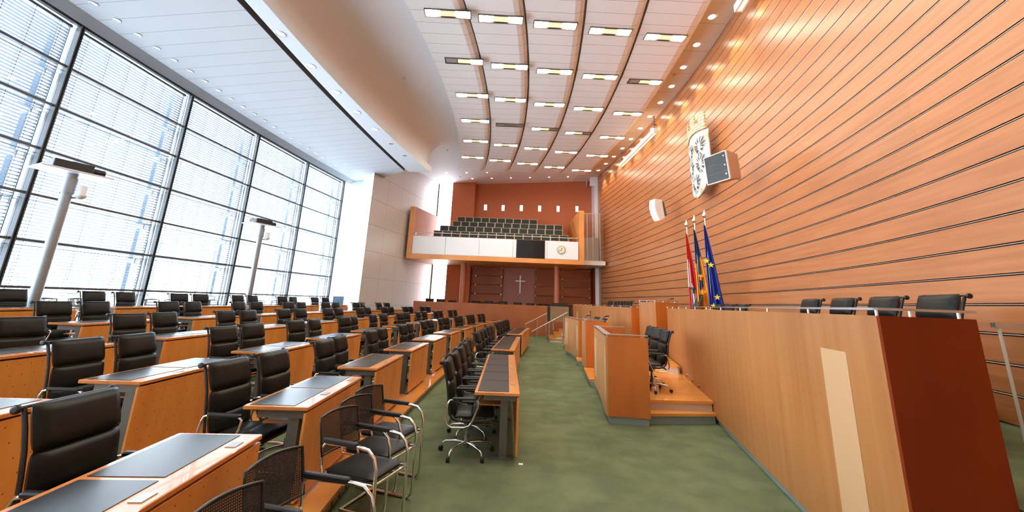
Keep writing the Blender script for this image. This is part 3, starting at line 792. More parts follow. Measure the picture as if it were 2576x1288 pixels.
# end panels take the dark red that carries their shade in its colour
dv=Vector((RB[0]-RA[0],RB[1]-RA[1],0)).normalized(); nv=Vector((dv.y,-dv.x,0))
def rp(s,d,z=0): p=Vector((RA[0],RA[1],0))+dv*s+nv*d; return (p.x,p.y,z)
# presidium platform behind the rostrum and raised floor by the wall
a=[rp(.75,.52)[:2],rp(9.2,.52)[:2],(6.3,11.6),(6.35,10),(6.2,9)]+[(wallx(y)+.05,y) for y in (8,7,6,5,4.75)]
t=MB(); t.prism(a,0,.93); struct(t,'floor','carpet')
t=MB(); t.prism([rp(-4,.7)[:2],rp(.0,.6)[:2],rp(.74,.52)[:2],(5.42,4.76),(5.2,3.4),(4.0,-2.5)],0,.725); struct(t,'floor','carpet')
def onrow(px_ratio,d):
    # point on the line parallel to the rostrum at distance d whose x/y equals ratio
    q=Vector((RA[0],RA[1],0))+nv*d; s=(px_ratio*q.y-q.x)/(dv.x-px_ratio*dv.y); return s
RC=[(1.06,1.4,''),(.925,1.4,''),(.822,1.4,''),(.742,1.4,'')]
for i,(r,d,_) in enumerate(RC):
    s=onrow(r,1.42); p=rp(s,1.14,.93)
    chair(p[0],p[1],.93,rrz+PI,'black leather chair behind the right rostrum rail, %s counted from the right'%ORD[i],'chairs behind the near rostrum')
for i,r in enumerate((.570,.540,.512)):
    s=onrow(r,1.08); p=rp(s,.82,.85)
    chair(p[0],p[1],.85,rrz+PI,'black chair top above the rostrum below the blue flag, %s counted from the right'%ORD[i],'chairs behind the rostrum below the blue flag')
# black mesh back chair near the red and white flag
o=empty('mesh_office_chair',(5.12,11.62,.93),rrz+PI+.1,'tall black mesh office chair in front of the red and white flag','chair'); o.scale=(1,1,1.1)
t=MB(); n=8; vs=[]
for j in range(9):
    for i in range(n+1):
        v_=j/8; wv=.20+.03*math.sin(PI*v_); y=-wv+2*wv*i/n; vs.append((-.2-.12*v_+.05*math.sin(PI*v_*1.2),y,.5+.62*v_))
t.add(vs,[(j*(n+1)+i,j*(n+1)+i+1,(j+1)*(n+1)+i+1,(j+1)*(n+1)+i) for j in range(8) for i in range(n)],0,True); t.build('mesh_backrest','mesh',o)
t=MB(); ri=[vs[i] for i in range(n+1)]+[vs[j*(n+1)+n] for j in range(1,9)]+[vs[8*(n+1)+i] for i in range(n-1,-1,-1)]+[vs[j*(n+1)] for j in range(7,0,-1)]
t.tube(ri,.013,6,0,True); t.build('back_rim','black',o)
t=MB(); t.pillow((.04,0,.46),(1,0,0),(0,1,0),(0,0,1),.24,.23,.035); t.build('seat','leather',o)
t=MB(); t.lathe([(.03,.05),(.03,.42)],n=10)
for k in range(5):
    a_=2*PI*k/5; t.tube([(0,0,.1),(.3*math.cos(a_),.3*math.sin(a_),.04)],.015,6)
t.build('star_base','black',o)
# lectern between the two rostra
lo,_,_=wedge_desk('tall_lectern',(4.30,11.95),(4.20,13.15),.70,.36,1.925,'tall central orange wooden lectern between the two rostrum halves','ros_wood','shaded_end_wood')
def gooseneck(x,y,z,dx,dy,dz,label):
    o=empty('gooseneck_microphone',(x,y,z),0,label,'microphone')
    t=MB(); t.lathe([(.035,0),(.035,.012),(.01,.02)],n=10); t.build('base','black',o)
    t=MB(); t.tube([(0,0,.01),(dx*.25,dy*.25,dz*.5),(dx*.8,dy*.8,dz)],.006,6); t.build('neck','black',o)
    t=MB(); t.tube([(dx*.8,dy*.8,dz),(dx,dy,dz*1.05),(dx*1.25,dy*1.25,dz*1.05)],[.014,.024,.018],10); t.build('windshield','black',o)
gooseneck(4.75,12.5,1.675,.22,-.1,.36,'black gooseneck microphone on the tall central lectern')
# far half of the rostrum
F0=(4.02,13.4); F1=(3.45,21.0)
fo,FL,frz=wedge_desk('presidium_rostrum',F0,F1,.60,.09,1.745,'far half of the orange wooden rostrum beyond the tall lectern','ros_wood','shaded_end_wood',inlay=((7.1,7.4,.6,1.4),))
t=MB(); t.prism([(4.55,13.6),(4.1,20.9),(5.9,21.5),(6.2,18),(6.3,13.6)],0,.93); struct(t,'floor','carpet')
for i,r in enumerate((.229,.2445,.259,.2735,.305)):
    y={.229:18.6,.2445:17.8,.259:17.0,.2735:16.3,.305:14.9}[r]; x=r*y
    chair(x+.1,y,.93,PI+.07,'black leather chair behind the far rostrum half, %s counted from the left'%ORD[i],'chairs behind the far rostrum')
t=MB(); t.box(3.35,4.0,21.05,21.2,.5,1.78); t.box(3.9,4.05,20.2,21.2,.5,1.78)
t.build('corner_post','gov_wood',None,('squat wooden corner post at the far end of the far rostrum','post'))
# government platform (wood) at z=.31 with one step
t=MB(); plat=[(2.24,6.98),(3.40,7.03),(4.44,11.4),(3.62,10.4),(3.85,12.3),(4.0,13.3),(3.3,21.),(2.9,19.4),(2.35,17.5),(2.42,15.4),(2.55,13.4),(2.42,11.3),(2.2,9.3)]
t.prism(plat,.27,.31); struct(t,'floor','floor_wood')
t=MB(); t.prism([(2.26,7.02),(3.40,7.07),(4.42,11.4),(4.0,13.3),(3.3,21.),(2.9,19.4),(2.37,17.5),(2.44,15.4),(2.57,13.4),(2.44,11.3),(2.22,9.3)],.16,.27); struct(t,'baseboard_platform','riser')
t=MB(); t.prism([(2.20,6.74),(3.37,6.90),(3.42,7.09),(2.26,7.04)],.12,.16); struct(t,'trim_11','floor_wood')
t=MB(); t.prism([(2.22,6.78),(3.37,6.93),(3.42,7.09),(2.26,7.04)],0,.12); struct(t,'baseboard_step','grey')
# gaps between bench parts have their own steps
t=MB(); t.prism([(1.87,9.5),(2.06,11.2),(2.45,11.2),(2.25,9.5)],.12,.16); t.prism([(2.12,12.5),(2.2,13.3),(2.6,13.3),(2.6,12.5)],.12,.16); struct(t,'trim_12','floor_wood')
t=MB(); t.prism([(1.92,9.45),(2.10,11.2),(2.45,11.2),(2.25,9.4)],0,.12); t.prism([(2.16,12.5),(2.24,13.4),(2.6,13.4),(2.6,12.5)],0,.12); struct(t,'baseboard_gap','grey')
# step block at the lectern foot
t=MB(); t.prism([(3.93,9.7),(4.0,9.7),(4.44,11.58),(4.3,11.9),(3.85,11.9),(3.76,10.4)],.43,.47); struct(t,'trim_13','floor_wood')
t=MB(); t.prism([(3.96,9.74),(4.0,9.74),(4.43,11.6),(4.3,11.88),(3.9,11.88),(3.81,10.4)],.31,.43); struct(t,'baseboard_lectern','riser')
def bench(P,depth,z1,name,label,inl,cat='desk',group='low curved benches on the wooden platform'):
    """curved bench: hall face follows polyline P (near->far)"""
    o=empty(name,(P[0][0],P[0][1],0),0,label,cat,group); ox,oy=P[0]
    Q=[(x-ox,y-oy) for x,y in P]
    def offs(d):
        R=[]
        for i in range(len(Q)):
            a=Q[max(i-1,0)];b=Q[min(i+1,len(Q)-1)]; v=Vector((b[0]-a[0],b[1]-a[1])).normalized(); R.append((Q[i][0]+v.y*d,Q[i][1]-v.x*d))
        return R
    I=offs(.03); D=offs(depth)
    t=MB(); t.prism(Q+I[::-1],.11,z1); t.build('front_panel','gov_wood',o)
    for a,b,sg in ((0,1,1),(-1,-2,-1)):
        v=Vector((Q[b][0]-Q[a][0],Q[b][1]-Q[a][1])).normalized()*.03
        t=MB(); t.prism([I[a],D[a],(D[a][0]+v.x,D[a][1]+v.y),(I[a][0]+v.x,I[a][1]+v.y)],.11,z1); t.build('end_panel','shaded_end_wood',o)
    W_=offs(depth-.1); S=slice(None)
    sh=lambda L_:[(L_[0][0]+.04*(L_[1][0]-L_[0][0])/.7,L_[0][1]+.04)]+L_[1:-1]+[(L_[-1][0],L_[-1][1]-.04)]
    t=MB(); t.prism(sh(I)+sh(W_)[::-1],z1-.32,z1-.29); t.build('worktop','gov_wood',o)
    K=offs(.05); t=MB(); t.prism(sh(K)+sh(offs(depth-.02))[::-1],0,.11); t.build('plinth','grey',o)
    t=MB(); A_=offs(-.012);B_=offs(.085); t.prism(A_+B_[::-1],z1+.03,z1+.045)
    for a in (0,-1):
        b=1 if a==0 else -2; v=Vector((Q[b][0]-Q[a][0],Q[b][1]-Q[a][1])).normalized()
        t.prism([(A_[a][0]-v.x*.012,A_[a][1]-v.y*.012),(D[a][0]-v.x*.012,D[a][1]-v.y*.012),(D[a][0]+v.x*.045,D[a][1]+v.y*.045),(A_[a][0]+v.x*.045,A_[a][1]+v.y*.045)],z1+.031,z1+.044)
    r=t.build('rail','steel',o)
    for i in list(range(len(Q))):
        q=MB(); q.tube([(I[i][0]-.01,I[i][1],z1-.01),(I[i][0]-.01,I[i][1],z1+.031)],.009,8); q.build('rail_stud','chrome',r)
    for (i,f0,f1,za,zb) in inl:
        a=Vector(Q[i]);b=Vector(Q[i+1]); n=Vector((b-a)).normalized(); nn_=Vector((-n.y,n.x))*.004
        p=a+(b-a)*f0; q_=a+(b-a)*f1
        t=MB(); t.add([(p.x+nn_.x,p.y+nn_.y,za),(q_.x+nn_.x,q_.y+nn_.y,za),(q_.x+nn_.x,q_.y+nn_.y,zb),(p.x+nn_.x,p.y+nn_.y,zb),(p.x,p.y,za),(q_.x,q_.y,za),(q_.x,q_.y,zb),(p.x,p.y,zb)],[(0,1,2,3),(4,7,6,5),(0,4,5,1),(1,5,6,2),(2,6,7,3),(3,7,4,0)]); t.build('inlay_panel','pale_wood',o)
    return o
bench([(1.585,6.72),(1.68,7.38),(1.78,8.04),(1.87,8.7),(1.94,9.3)],.66,1.282,'low_bench_desk','near curved wooden bench desk with rail and two pale inlays',[(0,.06,.22,.35,1.10),(3,.1,.6,.35,1.10)])
bench([(2.10,11.25),(2.16,11.75),(2.20,12.25)],.62,1.33,'speaker_lectern','small wooden speaker lectern between the two curved benches',[],'lectern')
bench([(2.29,13.4),(2.27,14.1),(2.22,14.75),(2.13,15.4)],.62,1.28,'low_bench_desk','far curved wooden bench desk with rail and two pale inlays',[(0,.1,.4,.35,1.10),(2,.4,.9,.35,1.1)])
for i,(x,y,r) in enumerate(((2.66,7.75,-8),(2.74,8.35,-2),(2.86,9.1,-4))):
    chair(x,y,.31,PI+math.radians(r),'black leather chair behind the near curved bench, %s counted from the camera'%ORD[i],'chairs behind the near curved bench')
for i,(x,y) in enumerate(((2.86,13.5),(2.80,14.3),(2.9,14.9))):
    chair(x,y,.31,PI-.1,'black leather chair behind the far curved bench, %s counted from the camera'%ORD[i],'chairs behind the far curved bench')
gooseneck(2.45,14.0,.99,.22,-.25,.42,'thin black gooseneck microphone on the far curved bench')
gooseneck(2.52,11.8,1.04,.28,-.1,.42,'black microphone with bulky foam head on the speaker lectern')
gooseneck(2.40,11.9,1.04,-.02,-.02,.52,'upright thin black microphone on the speaker lectern')
# far podium across the hall
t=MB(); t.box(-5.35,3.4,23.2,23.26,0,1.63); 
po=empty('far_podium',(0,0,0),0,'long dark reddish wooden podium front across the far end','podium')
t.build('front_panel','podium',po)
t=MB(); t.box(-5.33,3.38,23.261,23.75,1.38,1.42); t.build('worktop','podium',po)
t=MB(); t.box(-5.33,3.38,23.3,26.9,0,.55); t.build('platform','carpet',po)
for i,(px,h) in enumerate(((-4.72,.62),(-4.06,.62),(-3.38,.55),(-1.98,.58),(-1.15,.59),(-.33,.6),(.55,.58),(1.36,.56),(2.1,.56))):
    chair(px,24.35,.72+(h-.6)*.9,-PI/2+.05*math.sin(i*2),'black chair top behind the far podium, %s counted from the left'%ORD[i],'chairs behind the far podium')
# steps, handrails and screen at the far end
so_=empty('side_steps',(0,0,0),0,'three short orange wooden steps at the far end of the aisle','steps')
for i in range(3):
    x=1.98+.29*i; z=.16*(i+1)
    t=MB(); t.prism([(x,19.65),(x+.2,22.5),(x+1.0,22.5),(x+1.0,19.65)],z-.045,z); t.build('tread','floor_wood',so_)
    t=MB(); t.prism([(x+.05,19.68),(x+.24,22.45),(x+1.0,22.45),(x+1.0,19.68)],z-.16,z-.045); t.build('riser','riser',so_)
for nm,y,x0,x1,z0,z1,posts in (('rear',22.55,.95,2.15,.62,1.25,(.98,1.62,2.1)),('front',19.6,1.15,2.35,.45,1.12,(1.98,2.65))):
    e=empty('stair_handrail',(0,y,0),0,'%s sloping steel handrail of the far wooden steps'%nm,'handrail')
    zz=lambda x:z0+(z1-z0)*(x-x0)/(x1-x0)
    t=MB(); t.tube([(x0,0,z0),(x1+.5,0,zz(x1+.5))],.02,8); t.build('rail','steel',e)
    for px in posts:
        t=MB(); t.box(px-.02,px+.02,-.02,.02,0,zz(px)); t.build('post','silverp',e)
e=empty('speech_monitor',(2.62,20.9,.48),0,'bronze-faced screen with black wings on posts at the far steps','monitor')
t=MB(); t.box(-.47,.47,-.04,.02,.42,1.15); t.build('screen_face','screen',e)
t=MB(); t.box(-.60,-.475,.0,.25,.43,1.15); t.build('side_wing','black',e)
t=MB(); t.box(.475,.60,.0,.25,.43,1.15); t.build('side_wing','black',e)
t=MB(); t.prism([(-.44,-.02),(.44,-.02),(.36,.3),(-.36,.3)],1.16,1.33); t.build('hood','black',e)
for px in (-.3,.3):
    t=MB(); t.box(px-.03,px+.03,.05,.11,0,.42); t.build('post','silverp',e)
# ------------------------------------------------------------------ gallery (balcony)
G=empty('spectator_gallery',(0,0,0),0,'orange-framed spectator gallery box with white parapet over the far podium','gallery')
YG=23.2; gx0,gx1=-6.03,4.32; gb0,gb1=4.02,4.00
t=MB(); t.box(gx0,gx1,YG,27.25,4.02,4.28); t.build('floor_slab','balc',G)
t=MB(); 
vs=[(gx0,YG,4.28),(gx0,YG,7.1),(-5.25,26.9,7.25),(-5.25,26.9,4.28)]; vs+=[(gx0+.26,YG,4.28),(gx0+.26,YG,7.1),(-4.97,26.9,7.25),(-4.97,26.9,4.28)]
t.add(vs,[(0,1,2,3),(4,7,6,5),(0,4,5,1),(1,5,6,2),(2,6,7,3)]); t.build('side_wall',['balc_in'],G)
t=MB(); t.box(gx0-.002,gx0+.262,YG-.02,YG,4.28,7.1); t.build('side_wall_edge','balc',G)
t=MB(); t.box(gx1-.3,gx1,YG,27.2,4.28,7.25); t.build('side_wall','balc',G)
X0=gx0+.30; X1=gx1-.34
for i,(a,b) in enumerate(((0,.197),(.2,.4),(.403,.605),(.608,.625),(.8,.81),(.813,1))):
    t=MB(); t.box(X0+(X1-X0)*a,X0+(X1-X0)*b,YG+.03,YG+.07,4.31,5.33); t.build('parapet_panel','whitepanel',G)
t=MB(); t.box(gx0+.3,gx1-.34,YG+.075,YG+.12,4.28,5.36); t.build('parapet_core','white',G)
t=MB(); t.tube([(X0-.02,YG+.1,5.57),(X1+.02,YG+.1,5.57)],.025,8)
for i in range(9):
    x=X0+(X1-X0)*(i+.5)/9; t.tube([(x,YG+.1,5.3),(x,YG+.1,5.57)],.012,6)
t.build('handrail','steel',G)
t=MB(); t.tube([(X0+.05,YG+.2,5.45),(X0+.02,26.0,6.8)],.02,6); t.tube([(X1+.02,YG+.3,5.4),(X1+.02,25.6,7.0)],.015,6); t.build('side_rail','steel',G)
# display and clock on the parapet
e=empty('display_screen',((X0+(X1-X0)*.712),YG,4.30),0,'black display screen set in the white gallery parapet','screen')
t=MB(); t.box(-.82,.82,-.0,.07,0,1.04); t.build('panel','blackg',e)
t=MB(); t.box(-.85,.85,.01,.072,-.02,0); t.box(-.85,.85,.01,.072,1.04,1.06); t.build('bezel','black',e)
e=empty('wall_clock',(2.98,YG+.02,4.84),0,'round pale wall clock on the right of the gallery parapet','clock')
t=MB(); t.lathe([(.235,.01),(.235,-.02),(.22,-.025)],n=32,ax='y'); t.build('face',mat('clock_face',(.80,.74,.52,1),.5),e)
t=MB(); t.lathe([(.225,-.026),(.24,-.03),(.245,-.0)],n=32,ax='y',cap=False); t.build('bezel','dsteel',e)
t=MB()
for k in range(60):
    a=2*PI*k/60; l=.035 if k%5==0 else .012; w_=.006 if k%5==0 else .0025; mt=Matrix.Rotation(a,4,'Y'); t.box(-w_,w_,-.029,-.027,.205-l,.205,0,mt)
t.build('hour_marks','black',e)
for nm,ang,l,w_ in (('hour_hand',20,.12,.012),('minute_hand',245,.18,.008)):
    t=MB(); t.box(-w_,w_,-.036,-.031,-.03,l,0,Matrix.Rotation(math.radians(ang),4,'Y')); t.build(nm,'black',e)
# gallery seats
def gseat():
    o=empty('gallery_seat',(0,0,0),0,'x','seat','dark seats on the spectator gallery')
    t=MB(); t.rbox(-.245,.245,-.03,.03,0,.36,.01); t.build('upholstered_back','seatgreen',o)
    t=MB(); t.box(-.27,-.248,-.04,.05,0,.38); t.box(.248,.27,-.04,.05,0,.38); t.box(-.27,.27,-.04,.05,.362,.38); t.build('seat_frame','seatframe',o)
    return o
GS=gseat()
rowsG=[(15,-4.42,23.95,5.45,.545,'front'),(14,-4.2,24.75,5.92,.552,'second'),(13,-3.55,25.55,6.38,.552,'third'),(10,-3.38,26.35,6.85,.54,'back')]
for n,x0,y,z,p,nm in rowsG:
    for i in range(n): place(GS,(x0+p*i,y,z),0,'dark upholstered gallery seat, %s from the left in the %s row'%(ORD[i],nm))
for n,x0,y,z,p,nm in rowsG:
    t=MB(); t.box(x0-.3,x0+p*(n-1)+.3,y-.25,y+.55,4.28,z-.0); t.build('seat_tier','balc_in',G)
# passage grille right of the gallery
e=empty('passage_balustrade',(0,0,0),0,'grey wire balustrade of the passage right of the gallery','balustrade')
t=MB()
for x in (4.75,5.1,5.55): t.box(x-.02,x+.02,24.5,24.54,4.4,7.4)
t.box(4.4,5.75,24.5,24.54,7.36,7.4); t.box(4.4,5.75,24.5,24.54,4.4,4.45); t.build('frame','steel',e)
t=MB()
for k in range(46): t.box(4.4,5.75,24.515,24.525,4.45+.063*k,4.45+.063*k+.012)
t.build('wires','grille',e)
t=MB(); t.box(4.34,5.85,24.45,27.2,4.15,4.4); struct(t,'floor_passage','white')
t=MB(); t.box(4.4,5.8,26.0,26.2,4.4,6.1); t.build('passage_screen','grille',None,('grey louvred screen behind the passage balustrade','screen'))
# columns
for i,x in enumerate((-2.83,2.93)):
    t=MB(); t.lathe([(.165,0),(.165,4.02)],(x,24.85,0),20); t.build('round_column','col',None,(('left','right')[i]+' round reddish column carrying the gallery','column'))
# ------------------------------------------------------------------ projector poles
for i,(x,y,zt) in enumerate(((-9.05,7.89,3.98),(-9.05,14.33,4.12))):
    nm=('nearer','farther')[i]
    e=empty('projector_pole',(x,y,.63),0,'%s tall silver pole with projector shelf by the windows'%nm,'pole')
    t=MB(); t.tube([(0,0,0),(0,0,zt-.63)],.088,20); t.build('shaft','silverp',e)
    t=MB(); t.lathe([(.11,zt-1.05),(.11,zt-.72)],n=20,cap=False); t.build('collar','silverp',e)
    t=MB(); t.rbox(-.32,.32,-.55,.55,zt-.63,zt-.60,.03); t.build('shelf','whitepanel',e).rotation_euler=(0,0,math.radians(-25))
    p=empty('projector',(x,y+.02,zt+.005),math.radians(-25),'%s dark projector lying on its pole shelf'%nm,'projector')
    t=MB(); t.rbox(-.22,.22,-.38,.22,.02,.21,.03); t.build('body','black',p)
    t=MB(); t.lathe([(.06,.24),(.075,.27),(.075,.42),(.06,.44)],(.05,0,.12),16,0,'y'); t.build('lens','blackg',p)
    t=MB(); t.box(-.17,.17,-.365,-.36,.04,.15); t.build('rear_panel','alum',p)
    c=empty('dome_camera',(x+.2,y+.08,zt-.42),0,'white dome camera bracketed to the %s projector pole'%nm,'camera')
    t=MB(); t.lathe([(.05,.2),(.075,.17),(.075,.02),(.10,0),(.10,-.03),(.07,-.06),(.03,-.09)],n=16); t.build('housing','white',c)
    t=MB(); t.tube([(-.02,0,.0),(-.06,-.02,-.07),(-.12,-.05,-.07)],.02,6); t.build('bracket','dsteel',c)
# blue-grey board by the window corner
t=MB(); t.box(-.16,.30,0,.02,0,.42); o=t.build('display_board','bluebox',None,('small blue-grey board standing at the far window corner','board')); o.location=(-7.9,18.9,1.3); o.rotation_euler=(0,0,.2)
t=MB(); t.box(-.1,.2,.02,.3,-.67,-.02); t.build('stand','dsteel',o)
# ------------------------------------------------------------------ right wall objects
def wall_frame(y):
    """matrix: local x along wall towards camera, local y out of the wall, z up"""
    sl=-(y-15.)/45.; tv=Vector((-sl,-1,0)).normalized(); nv_=Vector((-1,sl,0)).normalized()
    if nv_.x>0: nv_=-nv_
    return tv,nv_
# coat of arms
yS=12.18; tv,nvv=wall_frame(yS)
rz=math.atan2(tv.y,tv.x)
E0=empty('coat_of_arms',(wallx(yS)+nvv.x*.30,yS+nvv.y*.30,6.3),rz,'silver shield with five eagles and a stone mural crown on the wall','coat of arms')
# local: +x towards the camera, -y or +y outwards
sgn=1 if (Matrix.Rotation(rz,3,'Z')@Vector((0,1,0))).dot(nvv)>0 else -1
def bul(x): return sgn*(.17-.15*(x/.78)**2)
def sh_half(z): # half width of the shield at height z (-1.1..1.0)
    if z>-.1: return .76
    f=(-.1-z)/1.0; return .76*math.sqrt(max(0,1-f**1.8))
t=MB(); nz,nx=22,14; vs=[]
for side in (0,1):
    for j in range(nz+1):
        z=-1.1+2.05*j/nz; hw=max(sh_half(z),.004); zt=z
        for i in range(nx+1):
            x=-hw+2*hw*i/nx; vs.append((x,bul(x)-sgn*.05*side,zt+(.09*(1-(x/.76)**2) if j==nz else .09*(1-(x/.76)**2)*max(0,z)/.95)))
K=(nz+1)*(nx+1); fs=[]
for j in range(nz):
    for i in range(nx):
        q=(j*(nx+1)+i,j*(nx+1)+i+1,(j+1)*(nx+1)+i+1,(j+1)*(nx+1)+i); fs+=[q,tuple(K+k for k in q[::-1])]
rim=[j*(nx+1) for j in range(nz+1)]+[nz*(nx+1)+i for i in range(1,nx+1)]+[j*(nx+1)+nx for j in range(nz-1,-1,-1)]
fs+=[(rim[i],rim[i+1],K+rim[i+1],K+rim[i]) for i in range(len(rim)-1)]
t.add(vs,fs,0,True)
mS=mat('patinated_silver',(.62,.61,.57,1),.42,.25); v,s=coord(mS); base(mS,ramp(mS,noise(mS,v,2.2,5),(.42,.37,.24,1),(.66,.67,.68,1),.36,.5))
t.build('shield',mS,E0)
def eagle(cx,cz,sc_):
    t=MB()
    def blade(x0,z0,ang,l,w_,mi=0,lift=.03):
        a=math.radians(ang); dx_,dz_=math.cos(a),math.sin(a); px_,pz_=-dz_,dx_
        P=[(0,0),(.45,w_),(.85,w_*.8),(1,0),(.85,-w_*.8),(.45,-w_)]
        vs=[]
        for u_,v_ in P:
            x=cx+(x0+dx_*l*u_+px_*v_)*sc_; z=cz+(z0+dz_*l*u_+pz_*v_)*sc_; vs.append((x,bul(x)+sgn*.012,z))
        x=cx+(x0+dx_*l*.55)*sc_; z=cz+(z0+dz_*l*.55)*sc_; vs.append((x,bul(x)+sgn*(.012+lift),z))
        t.add(vs,[(i,(i+1)%6,6) for i in range(6)],mi)
    for s in (-1,1):
        for k in range(8):
            ang=90-s*(8+17*k); blade(s*.06,.10-.012*k,ang,.30+.03*math.sin(k*.5)*2-.008*k,.022,0 if k%2 else 1)
    for k in range(5): blade(0,-.12,-90+(k-2)*17,.22,.022,k%2)
    for s in (-1,1):
        for k in range(3): blade(s*.06,-.1,-90+s*(48+k*18),.17,.014,1)
    blade(0,-.18,90,.40,.07,0,.06); blade(0,.18,80,.16,.045,0,.05); blade(.02,.27,20,.10,.018,1)
    return t
for (x,z) in ((-.36,.50),(.36,.50),(-.36,-.08),(.36,-.08),(0,-.66)): eagle(x,z,.86).build('eagle_relief',['alum','alumd'],E0)
# mural crown
t=MB(); n=16
def cr(x0,x1,z0,z1):
    k=max(2,int((x1-x0)/.08)); vs=[]
    for i in range(k+1):
        x=x0+(x1-x0)*i/k
        for d_ in (0,.06):
            for z in (z0,z1): vs.append((x,bul(x)+sgn*(.03-d_),z+.09*(1-(x/.76)**2)))
    fs=[]
    for i in range(k): a_=4*i;b_=a_+4; fs+=[(a_,b_,b_+1,a_+1),(a_+2,a_+3,b_+3,b_+2),(a_+1,b_+1,b_+3,a_+3),(a_,a_+2,b_+2,b_)]
    fs+=[(0,1,3,2),(4*k,4*k+2,4*k+3,4*k+1)]; t.add(vs,fs)
cr(-.70,.70,.98,1.24)
for a_,b_ in ((-.70,-.40),(-.13,.17),(.42,.70)): cr(a_,b_,1.24,1.56)
mC=mat('painted_stone',(.60,.50,.30,1),.6); v,s=coord(mC)
bk=nd(mC,'ShaderNodeTexBrick'); bk.inputs['Scale'].default_value=1.; bk.inputs['Brick Width'].default_value=.22; bk.inputs['Row Height'].default_value=.11; bk.inputs['Mortar Size'].default_value=.008
bk.inputs['Color1'].default_value=(.72,.58,.33,1); bk.inputs['Color2'].default_value=(.55,.48,.33,1); bk.inputs['Mortar'].default_value=(.10,.09,.07,1)
cb=nd(mC,'ShaderNodeCombineXYZ'); lk(mC,s[0],cb.inputs[0]); lk(mC,s[2],cb.inputs[1]); lk(mC,cb.outputs[0],bk.inputs['Vector']); base(mC,bk.outputs['Color'])
t.build('mural_crown',mC,E0)
t=MB()
for x,z in ((-.4,.6),(.4,.6),(0,-.5)): t.tube([(x,bul(x)-sgn*.04,z),(x,-sgn*.28,z)],.02,6)
t.build('wall_bracket','steel',E0)
# loudspeakers
def spk(P,aim,w,h,d,name,label,tall,backm):
    P=Vector(P); f=Vector(aim).normalized(); e=empty(name,P,0,label,'loudspeaker')
    e.rotation_euler=f.to_track_quat('Y','Z').to_euler()
    t=MB(); t.add([(-w/2,0,-h/2),(w/2,0,-h/2),(w/2,0,h/2),(-w/2,0,h/2),(-w*.42,-d,-h*.42),(w*.42,-d,-h*.42),(w*.42,-d,h*.42),(-w*.42,-d,h*.42)],[(4,5,6,7)[::-1],(0,1,5,4),(1,2,6,5),(2,3,7,6),(3,0,4,7),(0,3,2,1)]); t.build('cabinet',backm,e)
    t=MB(); b=.02
    for x0,x1,z0,z1 in ((-w/2,w/2,-h/2,-h/2+b),(-w/2,w/2,h/2-b,h/2),(-w/2,-w/2+b,-h/2,h/2),(w/2-b,w/2,-h/2,h/2)): t.box(x0,x1,-.01,.035,z0,z1)
    t.build('front_frame','white',e)
    return e
e=spk((5.03,9.3,5.17),(-.93,-.36,-.10),.66,.72,.42,'loudspeaker','large wall loudspeaker with three black grilles and white frame',3,'speakerbody')
for k in range(3):
    t=MB(); z0=-.338+.227*k; t.box(-.305,.305,.0,.022,z0,z0+.215); g=t.build('grille','black',e)
    t=MB(); t.lathe([(.018,0),(.018,.006)],(-.24,.022,z0+.13),10,0,'y'); t.build('badge','chrome',g)
t=MB(); t.tube([(.05,-.38,.2),(.15,-.98,.2)],.025,6); t.tube([(.05,-.38,-.2),(.15,-.98,-.2)],.025,6); t.build('bracket','steel',e)
P=Vector((5.62,15.0,5.45)); e=empty('loudspeaker',P,0,'small white curved loudspeaker on wall brackets left of the shield','loudspeaker')
e.rotation_euler=Vector((-.93,-.30,-.22)).to_track_quat('Y','Z').to_euler()
t=MB(); n=8; vs=[]
for sx in (-.17,.17):
    for i in range(n+1):
        z=-.42+.84*i/n; vs.append((sx,.10+.10*(1-(z/.42)**2),z))
    vs+=[(sx,-.20,.36),(sx,-.14,-.36)]
K=n+3
t.add(vs,[tuple(range(K)),tuple(range(2*K-1,K-1,-1))]+[(i,(i+1)%K,K+(i+1)%K,K+i) for i in range(K)]); t.build('curved_cabinet','white',e)
t=MB(); t.box(-.13,.13,-.30,-.18,-.28,.28); t.build('mounting_plate','dsteel',e)
t=MB()
for z in (.2,-.15): t.tube([(0,-.28,z),(0,-.72,z+.1)],.025,6)
t.build('bracket','grille',e)
# linear flood fixtures under the ceiling edge
for i,(p0,p1) in enumerate((((6.10,15.95,9.2),(5.86,20.5,9.33)),((5.15,4.6,9.3),(5.6,8.7,9.34)))):
    a=Vector(p0);b=Vector(p1);d=(b-a); L=d.length; e=empty('linear_wall_light',(a+b)/2,0,('far','near')[i]+' long white linear light hung below the ceiling edge','light')
    e.rotation_euler=(0,0,-math.atan2(d.x,d.y))
    t=MB(); t.box(-.10,.10,-L/2,L/2,-.13,.07); t.build('housing','white',e)
    t=MB(); t.box(.101,.104,-L/2+.05,L/2-.05,-.11,.05); t.box(-.05,.05,-L/2+.05,L/2-.05,-.133,-.131); t.build('diffuser','lampdim',e)
    for s in (-L/2+.12,L/2-.12):
        t=MB(); t.tube([(0,s,.06),(0,s,.7)],.02,6); t.box(-.1,.1,s-.03,s+.03,.25,.3); t.build('hanger','dsteel',e)
